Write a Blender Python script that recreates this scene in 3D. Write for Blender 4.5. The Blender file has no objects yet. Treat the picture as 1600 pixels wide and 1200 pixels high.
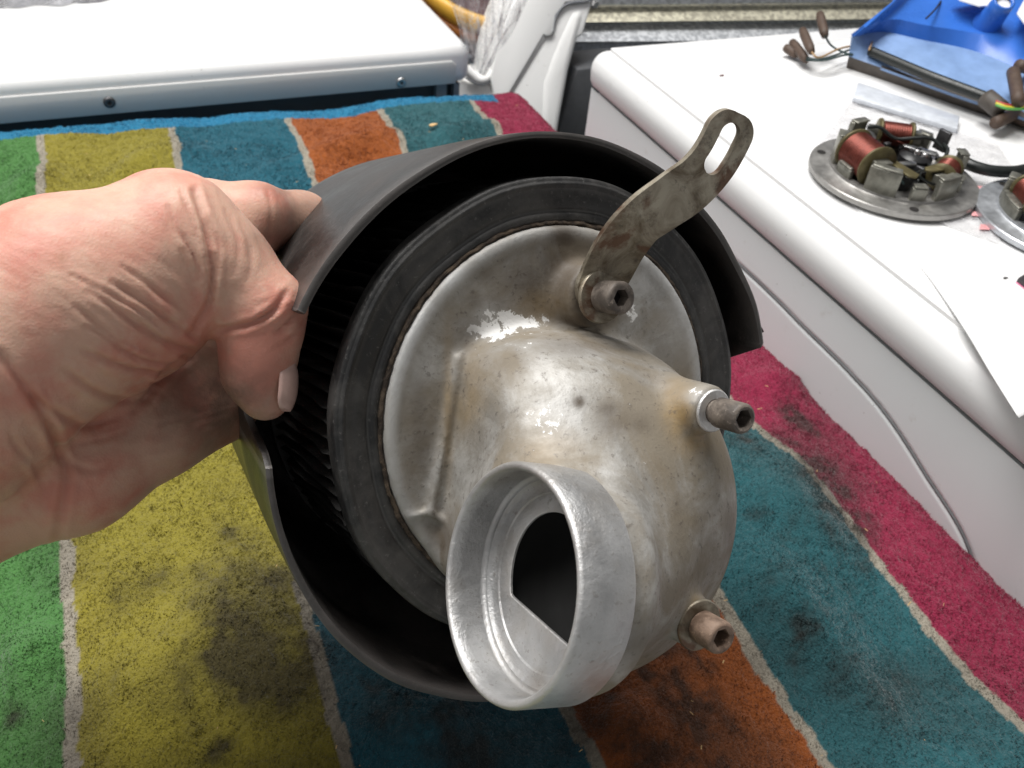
import bpy, bmesh, math, random
import numpy as np
from mathutils import Vector, Matrix
R_ = math.radians
rng = np.random.default_rng(7)
random.seed(7)
scene = bpy.context.scene
COL = scene.collection

# ------------------------------------------------------------------ camera
F_PX, CAM_Z = 1350.0, 0.32
def _basis(pitch, roll, yaw):
    f = np.array([0, math.cos(pitch), -math.sin(pitch)]); r = np.array([1., 0, 0]); u = np.cross(r, f)
    c, s = math.cos(roll), math.sin(roll)
    Rv, Uv = r*c+u*s, -r*s+u*c
    cy, sy = math.cos(yaw), math.sin(yaw)
    M = np.array([[cy, sy, 0], [-sy, cy, 0], [0, 0, 1]])
    return M@Rv, M@Uv, M@f
CR, CU, CF = _basis(R_(40.9), 0.1, R_(26.5))
CP = np.array([0, 0, CAM_Z])
cam_d = bpy.data.cameras.new("camera"); cam = bpy.data.objects.new("camera", cam_d); COL.objects.link(cam)
cam_d.sensor_width = 36; cam_d.lens = F_PX/1600*36; cam_d.clip_start = .01; cam_d.clip_end = 50
mw = Matrix.Identity(4)
for i in range(3):
    mw[i][0], mw[i][1], mw[i][2], mw[i][3] = CR[i], CU[i], -CF[i], CP[i]
cam.matrix_world = mw
cam_d.dof.use_dof = True; cam_d.dof.focus_distance = .225; cam_d.dof.aperture_fstop = 34
scene.camera = cam

# ------------------------------------------------------------------ room light, ceiling lamp and added fills
w = bpy.data.worlds.new("World"); scene.world = w; w.use_nodes = True
bg = w.node_tree.nodes['Background']; bg.inputs[0].default_value = (1, 1, 1, 1); bg.inputs[1].default_value = .20
def area(name, loc, target, sx, sy, power, col=(1, .97, .92)):
    d = bpy.data.lights.new(name, 'AREA'); d.shape = 'RECTANGLE'; d.size = sx; d.size_y = sy; d.energy = power; d.color = col
    o = bpy.data.objects.new(name, d); COL.objects.link(o); o.location = loc
    o.rotation_euler = (Vector(target)-Vector(loc)).to_track_quat('-Z', 'Y').to_euler(); return o
area('ceiling_lamp', (.0, .66, 1.30), (.10, .35, .1), 1.3, .4, 27, (1, .985, .96))
area('side_fill', (-1.1, .75, 1.35), (.1, .3, .1), .6, .6, 5.5, (1, .98, .95))  # added fill from the left, lifts the side panel
area('rear_fill', (-.35, -.7, 2.0), (.15, .4, .1), .9, .3, 2, (1, .98, .96))  # added weak fill behind the camera, lifts whites that face it
scene.view_settings.view_transform = 'Standard'; scene.view_settings.look = 'None'
scene.view_settings.exposure = 0; scene.view_settings.gamma = 1
scene.cycles.max_bounces = 8; scene.cycles.transparent_max_bounces = 16

# ------------------------------------------------------------------ helpers
def ray(x, y): return (x-800)/F_PX*CR-(y-600)/F_PX*CU+CF
def at(x, y, d): return CP+ray(x, y)*d            # photo direction at a distance d
def on(x, y, ax, val):                             # photo direction met with an axis plane
    r = ray(x, y); return CP+r*((val-CP[ax])/r[ax])
def proj(P):
    d = P-CP; z = d@CF
    return np.stack([800+F_PX*(d@CR)/z, 600-F_PX*(d@CU)/z], -1), z

class Origin(dict): pass
ORG = {}
def thing(name, label, cat, loc=(0, 0, 0), group=None):
    o = bpy.data.objects.new(name, None); COL.objects.link(o); o.location = loc
    o.empty_display_size = .01
    o['label'] = label; o['category'] = cat
    if group: o['group'] = group
    ORG[o] = np.array(loc, float); return o
def tag(o, label, cat, group=None):
    o['label'] = label; o['category'] = cat
    if group: o['group'] = group
    return o
def mk(name, V, Fc, mat=None, parent=None, smooth=True, loc=None):
    """mesh from world coordinates; kept local to its parent thing"""
    V = np.asarray(V, float)
    org = ORG[parent] if parent is not None else (np.array(loc, float) if loc is not None else V.mean(0))
    me = bpy.data.meshes.new(name)
    L = V-org
    if isinstance(Fc, np.ndarray) and Fc.ndim == 2:
        n, k = Fc.shape
        me.vertices.add(len(L)); me.vertices.foreach_set('co', L.astype(np.float32).ravel())
        me.loops.add(n*k); me.loops.foreach_set('vertex_index', Fc.astype(np.int32).ravel())
        me.polygons.add(n); me.polygons.foreach_set('loop_start', np.arange(0, n*k, k, dtype=np.int32))
        me.update(calc_edges=True); me.validate()
    else:
        me.from_pydata([tuple(v) for v in L], [], [tuple(int(i) for i in f) for f in Fc]); me.update()
    if smooth: me.polygons.foreach_set('use_smooth', np.ones(len(me.polygons), bool))
    o = bpy.data.objects.new(name, me); COL.objects.link(o)
    if mat: me.materials.append(mat)
    if parent is not None:
        o.parent = parent
    else:
        o.location = org
    ORG[o] = org
    return o
def sharp(o, ang=35):
    me = o.data; bm = bmesh.new(); bm.from_mesh(me)
    for e in bm.edges:
        e.smooth = not (len(e.link_faces) == 2 and e.calc_face_angle(0) > R_(ang))
    bm.to_mesh(me); bm.free(); return o
def bevel(o, w, seg=2, ang=30):
    bm = bmesh.new(); bm.from_mesh(o.data)
    ed = [e for e in bm.edges if len(e.link_faces) == 2 and e.calc_face_angle(0) > R_(ang)]
    bmesh.ops.bevel(bm, geom=ed, offset=w, segments=seg, profile=.5, affect='EDGES', clamp_overlap=True)
    bmesh.ops.recalc_face_normals(bm, faces=bm.faces[:])
    bm.to_mesh(o.data); bm.free()
    o.data.polygons.foreach_set('use_smooth', np.ones(len(o.data.polygons), bool)); return sharp(o, 50)
def frame(axis, hint=(0, 0, 1)):
    a = np.array(axis, float); a /= np.linalg.norm(a); h = np.array(hint, float)
    if abs(a@h)/np.linalg.norm(h) > .98: h = np.array([1., 0, 0])
    x = np.cross(h, a); x /= np.linalg.norm(x); return x, np.cross(a, x), a
def lathe(profile, seg, o, axes, closed=False, rfun=None):
    X, Y, A = axes; V = []; Fc = []; n = len(profile)
    for k in range(seg):
        t = 2*math.pi*k/seg; c, s = math.cos(t), math.sin(t)
        for (r, h) in profile:
            rr = rfun(r, h, t) if rfun else r
            V.append(o+X*(rr*c)+Y*(rr*s)+A*h)
    for k in range(seg):
        a, b = k*n, ((k+1) % seg)*n
        for i in range(n if closed else n-1):
            j = (i+1) % n
            Fc.append((a+i, b+i, b+j, a+j))
    return V, Fc
def tube(path, r, seg=8, caps=True):
    P = np.asarray(path, float); n = len(P)
    rr = np.full(n, r) if np.isscalar(r) else np.asarray(r)
    T = np.gradient(P, axis=0); T /= np.linalg.norm(T, axis=1)[:, None]
    x, y, _ = frame(T[0]); V = []; Fc = []
    for i in range(n):
        x = x-T[i]*(x@T[i]); x /= np.linalg.norm(x); y = np.cross(T[i], x)
        for k in range(seg):
            a = 2*math.pi*k/seg; V.append(P[i]+rr[i]*(math.cos(a)*x+math.sin(a)*y))
    for i in range(n-1):
        for k in range(seg):
            Fc.append((i*seg+k, i*seg+(k+1) % seg, (i+1)*seg+(k+1) % seg, (i+1)*seg+k))
    if caps:
        Fc.append(tuple(range(seg))[::-1]); Fc.append(tuple((n-1)*seg+k for k in range(seg)))
    return V, Fc
def spline(pts, n=24):
    P = np.asarray(pts, float); P = np.vstack([2*P[0]-P[1], P, 2*P[-1]-P[-2]]); out = []
    m = len(P)-3
    for i in range(m):
        for t in np.linspace(0, 1, max(2, n//m), endpoint=(i == m-1)):
            p0, p1, p2, p3 = P[i:i+4]
            out.append(.5*((2*p1)+(-p0+p2)*t+(2*p0-5*p1+4*p2-p3)*t*t+(-p0+3*p1-3*p2+p3)*t**3))
    return np.array(out)
def extrude(poly, d):
    P = [np.array(p, float) for p in poly]; n = len(P); V = P+[p+d for p in P]
    return V, [tuple(range(n))[::-1], tuple(range(n, 2*n))]+[(i, (i+1) % n, n+(i+1) % n, n+i) for i in range(n)]
def boxv(lo, hi):
    (a, b, c), (d, e, f) = lo, hi
    return ([(a, b, c), (d, b, c), (d, e, c), (a, e, c), (a, b, f), (d, b, f), (d, e, f), (a, e, f)],
            [(3, 2, 1, 0), (4, 5, 6, 7), (0, 1, 5, 4), (1, 2, 6, 5), (2, 3, 7, 6), (3, 0, 4, 7)])
def join(parts):
    V = []; Fc = []
    for v, f in parts:
        o = len(V); V += [np.array(p, float) for p in v]; Fc += [tuple(i+o for i in q) for q in f]
    return V, Fc
def surface_nets(D, org, h):
    """mesh of the zero level of a distance grid"""
    s = D < 0; nx, ny, nz = D.shape
    c = np.zeros((nx-1, ny-1, nz-1), np.int8)
    for i in (0, 1):
        for j in (0, 1):
            for k in (0, 1): c += s[i:nx-1+i, j:ny-1+j, k:nz-1+k]
    idx = np.argwhere((c > 0) & (c < 8)); ids = np.full(c.shape, -1, np.int32); ids[tuple(idx.T)] = np.arange(len(idx))
    acc = np.zeros((len(idx), 3)); cnt = np.zeros(len(idx))
    cor = [(i, j, k) for i in (0, 1) for j in (0, 1) for k in (0, 1)]
    for a in cor:
        for ax in range(3):
            if a[ax]: continue
            b = list(a); b[ax] = 1
            da = D[idx[:, 0]+a[0], idx[:, 1]+a[1], idx[:, 2]+a[2]]; db = D[idx[:, 0]+b[0], idx[:, 1]+b[1], idx[:, 2]+b[2]]
            m = (da < 0) != (db < 0); t = np.zeros(len(idx)); t[m] = da[m]/(da[m]-db[m])
            p = np.array(a, float)[None].repeat(len(idx), 0); p[:, ax] += t
            acc[m] += p[m]; cnt[m] += 1
    V = org+(idx+acc/cnt[:, None])*h
    Q = []
    for ax in range(3):
        o1, o2 = (ax+1) % 3, (ax+2) % 3
        sl = [slice(None)]*3; sr = [slice(None)]*3; sl[ax] = slice(0, -1); sr[ax] = slice(1, None)
        for a in (o1, o2): sl[a] = slice(1, -1); sr[a] = slice(1, -1)
        A, B = s[tuple(sl)], s[tuple(sr)]
        e = np.argwhere(A != B); fl = A[tuple(e.T)]
        e = e.copy(); e[:, o1] += 1; e[:, o2] += 1
        def cid(d1, d2):
            q = e.copy(); q[:, o1] -= d1; q[:, o2] -= d2; return ids[tuple(q.T)]
        q = np.stack([cid(1, 1), cid(0, 1), cid(0, 0), cid(1, 0)], 1)
        q[~fl] = q[~fl][:, ::-1]; Q.append(q)
    return V, np.vstack(Q)
def smin(a, b, k):
    h = np.maximum(k-np.abs(a-b), 0)/k; return np.minimum(a, b)-h*h*k*.25
def smax(a, b, k): return -smin(-a, -b, k)
def vnoise(P, sc, seed=0):
    """smooth value noise for vertex arrays (n,2 or n,3)"""
    P = np.asarray(P)*sc; i = np.floor(P).astype(np.int64); f = P-i; f = f*f*(3-2*f); out = 0
    dim = P.shape[1]
    for m in range(2**dim):
        o = [(m >> a) & 1 for a in range(dim)]; hsh = np.full(len(P), seed*7919+17, np.int64); wt = np.ones(len(P))
        for a in range(dim):
            hsh = (hsh*374761393+(i[:, a]+o[a])*668265263) & 0x7fffffff; hsh = ((hsh ^ (hsh >> 13))*1274126177) & 0x7fffffff
            wt *= f[:, a] if o[a] else 1-f[:, a]
        out = out+wt*((hsh ^ (hsh >> 16)) & 0xffff)/65535.
    return out

# ------------------------------------------------------------------ materials
class N:
    def __init__(s, name):
        s.m = bpy.data.materials.new(name); s.m.use_nodes = True; s.t = s.m.node_tree; s.n = s.t.nodes
        s.b = s.n['Principled BSDF']; s.tc = s.n.new('ShaderNodeTexCoord')
    def link(s, a, b): s.t.links.new(a, b)
    def noise(s, scale, detail=4, rough=.6, dist=0, vec=None, stretch=None):
        v = vec or s.tc.outputs['Object']
        if stretch:
            mp = s.n.new('ShaderNodeMapping'); mp.inputs['Scale'].default_value = stretch; s.link(v, mp.inputs[0]); v = mp.outputs[0]
        x = s.n.new('ShaderNodeTexNoise'); x.inputs['Scale'].default_value = scale; x.inputs['Detail'].default_value = detail
        x.inputs['Roughness'].default_value = rough; x.inputs['Distortion'].default_value = dist; s.link(v, x.inputs['Vector']); return x.outputs['Fac']
    def voro(s, scale, out='Distance', feature='F1'):
        x = s.n.new('ShaderNodeTexVoronoi'); x.feature = feature; x.inputs['Scale'].default_value = scale; s.link(s.tc.outputs['Object'], x.inputs['Vector']); return x.outputs[out]
    def ramp(s, fac, stops):
        x = s.n.new('ShaderNodeValToRGB'); e = x.color_ramp.elements
        while len(e) < len(stops): e.new(.5)
        for k, (p, c) in enumerate(stops):
            e[k].position = p; e[k].color = (c, c, c, 1) if np.isscalar(c) else (*c, 1)
        s.link(fac, x.inputs[0]); return x.outputs[0]
    def mix(s, fac, a, b, mode='MIX'):
        x = s.n.new('ShaderNodeMix'); x.data_type = 'RGBA'; x.blend_type = mode
        for sock, val in ((x.inputs[0], fac), (x.inputs[6], a), (x.inputs[7], b)):
            if hasattr(val, 'is_output'): s.link(val, sock)
            elif np.isscalar(val): sock.default_value = val if sock == x.inputs[0] else (val, val, val, 1)
            else: sock.default_value = (*val, 1)
        return x.outputs[2]
    def math(s, op, a, b=0.):
        x = s.n.new('ShaderNodeMath'); x.operation = op
        for sock, val in ((x.inputs[0], a), (x.inputs[1], b)):
            if hasattr(val, 'is_output'): s.link(val, sock)
            else: sock.default_value = val
        return x.outputs[0]
    def attr(s, name, out='Fac'):
        x = s.n.new('ShaderNodeAttribute'); x.attribute_name = name; return x.outputs[out]
    def set(s, **k):
        for key, v in k.items():
            sock = s.b.inputs[key.replace('_', ' ')]
            if hasattr(v, 'is_output'): s.link(v, sock)
            elif np.isscalar(v): sock.default_value = v
            else: sock.default_value = (*v, 1) if len(v) == 3 and sock.type == 'RGBA' else v
        return s
    def bump(s, h, dist, strength=1.):
        x = s.n.new('ShaderNodeBump'); x.inputs['Distance'].default_value = dist; x.inputs['Strength'].default_value = strength
        s.link(h, x.inputs['Height']); s.link(x.outputs[0], s.b.inputs['Normal']); return s
def plain(name, col, rough=.5, metal=0., var=.15, scale=120, bump=0., **k):
    m = N(name); nz = m.noise(scale, 5, .65)
    lo = tuple(c*(1-var) for c in col); hi = tuple(min(1, c*(1+var)) for c in col)
    m.set(Base_Color=m.mix(m.ramp(nz, [(.3, 0.), (.7, 1.)]), lo, hi), Roughness=m.ramp(nz, [(.3, max(.02, rough-.08)), (.7, min(1, rough+.08))]), Metallic=metal, **k)
    if bump: m.bump(m.noise(scale*3, 4, .7), bump)
    return m.m

M = {}
# cast aluminium with grime
def cast_alu(name, stain_and_shade=1.0, dark=.0):
    m = N(name)
    n1 = m.noise(38, 7, .62, .6); n2 = m.noise(120, 6, .7, .3); n3 = m.noise(520, 4, .7); n4 = m.noise(22, 5, .6, 1.0)
    base = m.mix(m.ramp(n2, [(.42, 0.), (.60, 1.)]), (.33, .315, .29), (.51, .50, .48))
    st = m.attr('stain_and_shade'); tan = m.attr('tan'); br = m.attr('bright')
    g = m.math('MULTIPLY', m.ramp(n1, [(.39, .12), (.56, .95)]), stain_and_shade)
    base = m.mix(g, base, (.235, .20, .15))
    base = m.mix(m.math('MULTIPLY', m.ramp(n4, [(.50, 0.), (.62, .42)]), stain_and_shade), base, (.20, .155, .10))
    sm = m.math('MULTIPLY', st, m.ramp(m.math('ADD', n2, m.math('MULTIPLY', st, .35)), [(.46, .2), (.70, 1.)]))
    base = m.mix(m.math('MULTIPLY', tan, m.ramp(n2, [(.3, .4), (.6, 1.)])), base, (.34, .21, .06))
    base = m.mix(m.ramp(n3, [(.58, 0.), (.68, .6)]), base, (.10, .08, .065))
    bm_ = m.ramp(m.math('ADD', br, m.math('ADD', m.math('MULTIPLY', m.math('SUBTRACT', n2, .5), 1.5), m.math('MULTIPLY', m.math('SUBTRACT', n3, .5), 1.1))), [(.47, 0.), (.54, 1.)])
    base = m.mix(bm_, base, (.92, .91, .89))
    met = m.math('SUBTRACT', .48, m.math('ADD', m.math('MULTIPLY', g, .35), m.math('MULTIPLY', sm, .5)))
    met = m.math('SUBTRACT', met, m.math('MULTIPLY', bm_, .3))
    base = m.mix(m.math('MULTIPLY', m.attr('clean_and_glint'), m.ramp(n2, [(.3, .55), (.6, .95)])), base, (.60, .60, .595))
    base = m.mix(sm, base, (.072, .052, .034))
    m.set(Base_Color=base, Metallic=met, Roughness=m.ramp(n1, [(.35, .58), (.65, .78)]))
    m.bump(m.math('ADD', m.math('MULTIPLY', n3, .7), m.math('MULTIPLY', n2, .7)), .00032, .7)
    return m.m
M['cast'] = cast_alu('cast_aluminium')
def machined():
    m = N('machined_aluminium'); n2 = m.noise(150, 5, .65); n3 = m.noise(600, 4, .7); n1 = m.noise(45, 4, .6)
    base = m.mix(m.ramp(n2, [(.35, 0.), (.68, 1.)]), (.37, .37, .372), (.53, .53, .53))
    base = m.mix(m.ramp(n1, [(.48, 0.), (.62, .6)]), base, (.33, .30, .265))
    base = m.mix(m.ramp(n3, [(.58, 0.), (.68, .6)]), base, (.2, .18, .16))
    m.set(Base_Color=base, Metallic=.7, Roughness=m.ramp(n2, [(.3, .42), (.7, .54)])); m.bump(m.math('ADD', n3, n2), .0003, .7); return m.m
M['machined'] = machined()
def rubber(name, a, b, rough, bump=.0002, sc=60):
    m = N(name); n1 = m.noise(sc, 6, .65, .4); n2 = m.noise(700, 4, .7); n3 = m.noise(190, 5, .7)
    base = m.mix(m.ramp(n1, [(.42, 0.), (.60, 1.)]), a, b)
    base = m.mix(m.ramp(n2, [(.60, 0.), (.70, .5)]), base, tuple(c*2.6 for c in b))
    m.set(Base_Color=base, Roughness=m.ramp(n1, [(.3, rough-.1), (.7, rough+.1)])); m.bump(m.math('ADD', n2, n3), bump, .8); return m.m
M['rubber'] = rubber('dusty_rubber', (.019, .019, .0195), (.066, .063, .060), .50)
M['shell'] = rubber('worn_black_plastic', (.012, .0115, .011), (.048, .042, .039), .40, .00015, 40)
def wear(m, amt=(.20, .19, .18)):
    t = m.node_tree; g = t.nodes.new('ShaderNodeNewGeometry'); rp = t.nodes.new('ShaderNodeValToRGB'); rp.color_ramp.elements[0].position = .515; rp.color_ramp.elements[1].position = .60
    t.links.new(g.outputs['Pointiness'], rp.inputs[0]); b = t.nodes['Principled BSDF']; src = b.inputs['Base Color'].links[0].from_socket
    mx = t.nodes.new('ShaderNodeMix'); mx.data_type = 'RGBA'; t.links.new(rp.outputs[0], mx.inputs[0]); t.links.new(src, mx.inputs[6]); mx.inputs[7].default_value = (*amt, 1); t.links.new(mx.outputs[2], b.inputs['Base Color'])
wear(M['shell'], (.13, .12, .115)); wear(M['rubber'], (.13, .128, .125)); wear(M['machined'], (.72, .71, .70))
M['pleat'] = rubber('shade_dark_filter_paper', (.007, .0068, .0065), (.022, .021, .020), .85)  # paper darkened so the shade inside the shell is in its colour
M['dirt'] = rubber('oily_dirt', (.035, .024, .017), (.11, .08, .055), .9, .0007, 300)
M['boltsteel'] = rubber('rusty_bolt', (.080, .066, .056), (.185, .155, .13), .55, .0002, 200)
M['boltrust'] = rubber('rust_red_bolt', (.13, .085, .06), (.27, .185, .135), .6, .0002, 200)
M['socket'] = plain('dark_socket', (.012, .010, .009), .8)
def zinc_strip():
    m = N('tarnished_zinc_steel'); n1 = m.noise(85, 7, .66, .8); n2 = m.noise(240, 5, .7); n3 = m.noise(60, 5, .6, .5)
    base = m.mix(m.ramp(n1, [(.38, 0.), (.62, 1.)]), (.145, .112, .074), (.40, .36, .285))
    base = m.mix(m.ramp(n3, [(.50, 0.), (.58, .85)]), base, (.13, .062, .036))
    base = m.mix(m.ramp(n2, [(.55, 0.), (.68, .6)]), base, (.06, .045, .035))
    m.set(Base_Color=base, Metallic=.6, Roughness=m.ramp(n1, [(.3, .62), (.7, .42)])); m.bump(m.math('ADD', n1, n2), .0003, .8); return m.m
M['strip'] = zinc_strip()
def skin():
    m = N('skin'); n1 = m.noise(48, 5, .6); n2 = m.noise(170, 5, .65); n3 = m.noise(900, 3, .6); v = m.voro(1500)
    base = m.mix(m.ramp(n1, [(.42, 0.), (.60, 1.)]), (.66, .405, .305), (.62, .265, .20))
    base = m.mix(m.ramp(n2, [(.56, 0.), (.74, .45)]), base, (.72, .50, .39))
    base = m.mix(m.math('MULTIPLY', m.attr('grime_and_shade'), m.ramp(n2, [(.3, .45), (.65, .95)])), base, (.10, .06, .045))
    base = m.mix(m.math('MULTIPLY', m.attr('crease'), .42), base, (.46, .18, .13))
    base = m.mix(m.attr('spot'), base, (.42, .20, .12))
    m.set(Base_Color=base, Roughness=m.ramp(n2, [(.3, .42), (.7, .58)]), Subsurface_Weight=.22, Subsurface_Radius=(.006, .0022, .0013), Subsurface_Scale=1., Specular_IOR_Level=.42)
    m.bump(m.math('ADD', m.math('MULTIPLY', v, .7), m.math('ADD', n3, m.math('MULTIPLY', n2, .8))), .00013, .45); return m.m
M['skin'] = skin()
M['nail'] = plain('fingernail', (.56, .37, .32), .36, 0, .1, 200, .00003, Coat_Weight=.3)
def towel_mat(name, pile=False):
    m = N(name); col = m.attr('stripe', 'Color'); st = m.attr('stain_and_shade')
    n1 = m.noise(1500, 2, .6); n2 = m.noise(430, 4, .7); n3 = m.noise(60, 5, .65); v = m.voro(900)
    base = m.mix(m.ramp(n2, [(.3, .45), (.7, 0.)]), col, m.mix(.5, col, (.02, .02, .02), 'MIX'))
    base = m.mix(m.ramp(n1, [(.60, 0.), (.8, .25)]), base, m.mix(.4, col, (.8, .8, .75)))
    sm = m.math('MULTIPLY', m.ramp(m.math('ADD', m.math('MULTIPLY', n2, .35), m.math('ADD', st, m.math('MULTIPLY', n3, .25))), [(.42, 0.), (1.0, 1.)]), .85)
    base = m.mix(sm, base, (.028, .022, .018))
    m.set(Base_Color=base, Roughness=.95, Specular_IOR_Level=.1, Sheen_Weight=.25, Sheen_Roughness=.5)
    if not pile: m.bump(m.math('ADD', m.math('MULTIPLY', v, -1.1), m.math('ADD', n1, n2)), .0007, .7)
    return m.m
M['towel'] = towel_mat('terry_towel'); M['pile'] = towel_mat('terry_pile', True)
def enamel(name, col, rough=.28):
    m = N(name); n1 = m.noise(9, 5, .6); n2 = m.noise(420, 3, .6); n3 = m.noise(55, 6, .75)
    base = m.mix(m.ramp(n1, [(.4, 0.), (.7, .35)]), col, tuple(c*.94 for c in col))
    base = m.mix(m.ramp(n3, [(.62, 0.), (.70, .28)]), base, (.52, .50, .46))
    sp = m.noise(380, 2, .5); gt = m.noise(24, 3, .6); base = m.mix(m.math('MULTIPLY', m.ramp(sp, [(.745, 0.), (.775, 1.)]), m.ramp(gt, [(.45, 0.), (.6, .8)])), base, (.16, .13, .11))
    m.set(Base_Color=base, Roughness=m.ramp(n1, [(.3, rough), (.7, rough+.1)])); m.bump(n2, .00006, .5); return m.m
M['white'] = enamel('white_enamel', (.80, .80, .80))
M['panel'] = enamel('painted_side_panel', (.80, .835, .84), .38)
M['apron'] = enamel('grey_white_apron', (.62, .62, .61), .35)
M['wplastic'] = enamel('white_moulded_plastic', (.88, .88, .87), .35)
M['groove'] = plain('grey_gasket', (.16, .165, .17), .6)
M['darkgap'] = plain('dark_painted_steel', (.05, .051, .055), .6)
M['post'] = plain('dark_grey_post', (.085, .088, .095), .55)
M['greygap'] = plain('grey_painted_steel', (.22, .23, .25), .5)
M['strip_plastic'] = plain('bluish_white_plastic', (.60, .63, .68), .35)
M['seam'] = plain('light_grey_seam', (.42, .42, .43), .5)
M['steel'] = plain('bright_steel', (.5, .5, .5), .35, 1., .2, 200)
M['darksteel'] = plain('dark_steel', (.10, .10, .105), .45, .8, .3, 200)
def galv(name, a, b, rough=.4):
    m = N(name); v = m.voro(260, 'Color'); n1 = m.noise(150, 5, .7, 1.2); sep = m.n.new('ShaderNodeSeparateColor'); m.link(v, sep.inputs[0])
    f = m.math('ADD', m.math('MULTIPLY', sep.outputs[0], .45), m.math('MULTIPLY', n1, .6))
    m.set(Base_Color=m.mix(m.ramp(f, [(.35, 0.), (.68, 1.)]), a, b), Metallic=.35, Roughness=m.ramp(f, [(.3, rough), (.7, rough+.15)])); return m.m
M['galv'] = galv('galvanised_steel', (.46, .48, .51), (.80, .82, .85))
M['galvy'] = galv('yellowed_galvanised_steel', (.46, .43, .34), (.80, .76, .60))
M['galvd'] = galv('blue_grey_galvanised_steel', (.42, .44, .48), (.66, .69, .74))
M['blue'] = plain('blue_plastic', (.035, .15, .56), .30, 0, .12, 30, .00008, Specular_IOR_Level=.5)
M['bluepale'] = plain('pale_blue_plastic', (.21, .33, .57), .42, 0, .15, 60)  # paler, rougher blue of the flared skirt
M['brownedge'] = plain('brown_tape_and_shaded_edge', (.085, .072, .062), .6, 0, .25, 200)  # tape brown; on the blue panel's edge it stands in for shadow
M['sleeve'] = plain('black_sleeve', (.012, .015, .014), .4, 0, .3, 300)
M['conn'] = plain('brown_connector_sleeve', (.085, .055, .04), .6, 0, .25, 300)
M['wire_dark'] = plain('dark_green_wire', (.03, .055, .055), .5)
M['wire_tan'] = plain('tan_wire', (.38, .24, .12), .5)
M['wire_green'] = plain('green_wire', (.10, .38, .08), .45)
M['wire_yellow'] = plain('yellow_wire', (.72, .60, .06), .45)
M['wire_red'] = plain('red_wire', (.5, .05, .04), .45)
M['copper'] = plain('enamelled_copper', (.15, .036, .025), .36, .6, .3, 400)
M['alu'] = plain('grey_aluminium', (.36, .35, .335), .42, .75, .22, 130, .0001)
M['alublue'] = plain('clean_aluminium', (.52, .54, .57), .38, .75, .2, 130, .0001)
M['lam'] = plain('laminated_steel', (.27, .265, .23), .42, .75, .25, 300)
M['brass'] = plain('brass_phenolic', (.12, .10, .045), .45, .35, .3, 200)
M['bake'] = plain('black_bakelite', (.014, .014, .015), .35, 0, .3, 200)
M['paper'] = plain('white_paper', (.82, .82, .82), .6, 0, .03, 60)
M['redprint'] = plain('red_print', (.75, .35, .36), .5, 0, .3, 500)
M['yellow'] = plain('yellow_plastic', (.72, .40, .05), .35, 0, .12, 40)
M['orange'] = plain('orange_brown_plastic', (.45, .16, .04), .4, 0, .2, 60)
M['maroon'] = plain('dark_red_brown', (.09, .02, .02), .6)
M['chip'] = plain('wood_chip', (.62, .42, .20), .8, 0, .2, 500)
M['black_card'] = plain('dark_card', (.05, .045, .05), .5)
M['pinkedge'] = plain('pink_edge', (.8, .25, .4), .5)
def film(name, col, alpha, rough=.12, streak=0.):
    m = N(name); n1 = m.noise(55, 5, .7, 1.5)
    al = m.ramp(n1, [(.35, alpha*.5), (.65, min(1, alpha*1.7))])
    if streak:
        sk = m.noise(1., 5, .7, .5, stretch=(260, 60, 26)); al = m.math('MAXIMUM', al, m.ramp(sk, [(.52, 0.), (.62, streak)]))
    m.set(Base_Color=col, Roughness=rough, Alpha=al, Specular_IOR_Level=.8); m.bump(m.noise(70, 5, .6, 2.), .004, .7); return m.m
M['film'] = film('clear_plastic_film', (.95, .95, .96), .30, .2, .85)
M['bagfilm'] = film('matte_clear_film', (.84, .83, .85), .38, .25)
M['greyfilm'] = film('grey_plastic_film', (.42, .42, .45), .75, .25)

# ------------------------------------------------------------------ setting: the bench under the towel, floor, back wall
def structure(o): o['kind'] = 'structure'; return o
V, Fc = boxv((-1.2, -.6, -.5), (.318, .70, -.006))
structure(bevel(mk('work_surface', V, Fc, M['panel'], smooth=False), .006))
structure(mk('floor', [(-4, -4, -.85), (4, -4, -.85), (4, 5, -.85), (-4, 5, -.85)], [(0, 1, 2, 3)], M['darkgap'], smooth=False))
structure(mk('back_wall', *boxv((-2.5, 1.6, -.85), (3., 1.66, 1.6)), M['greygap'], smooth=False))

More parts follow.
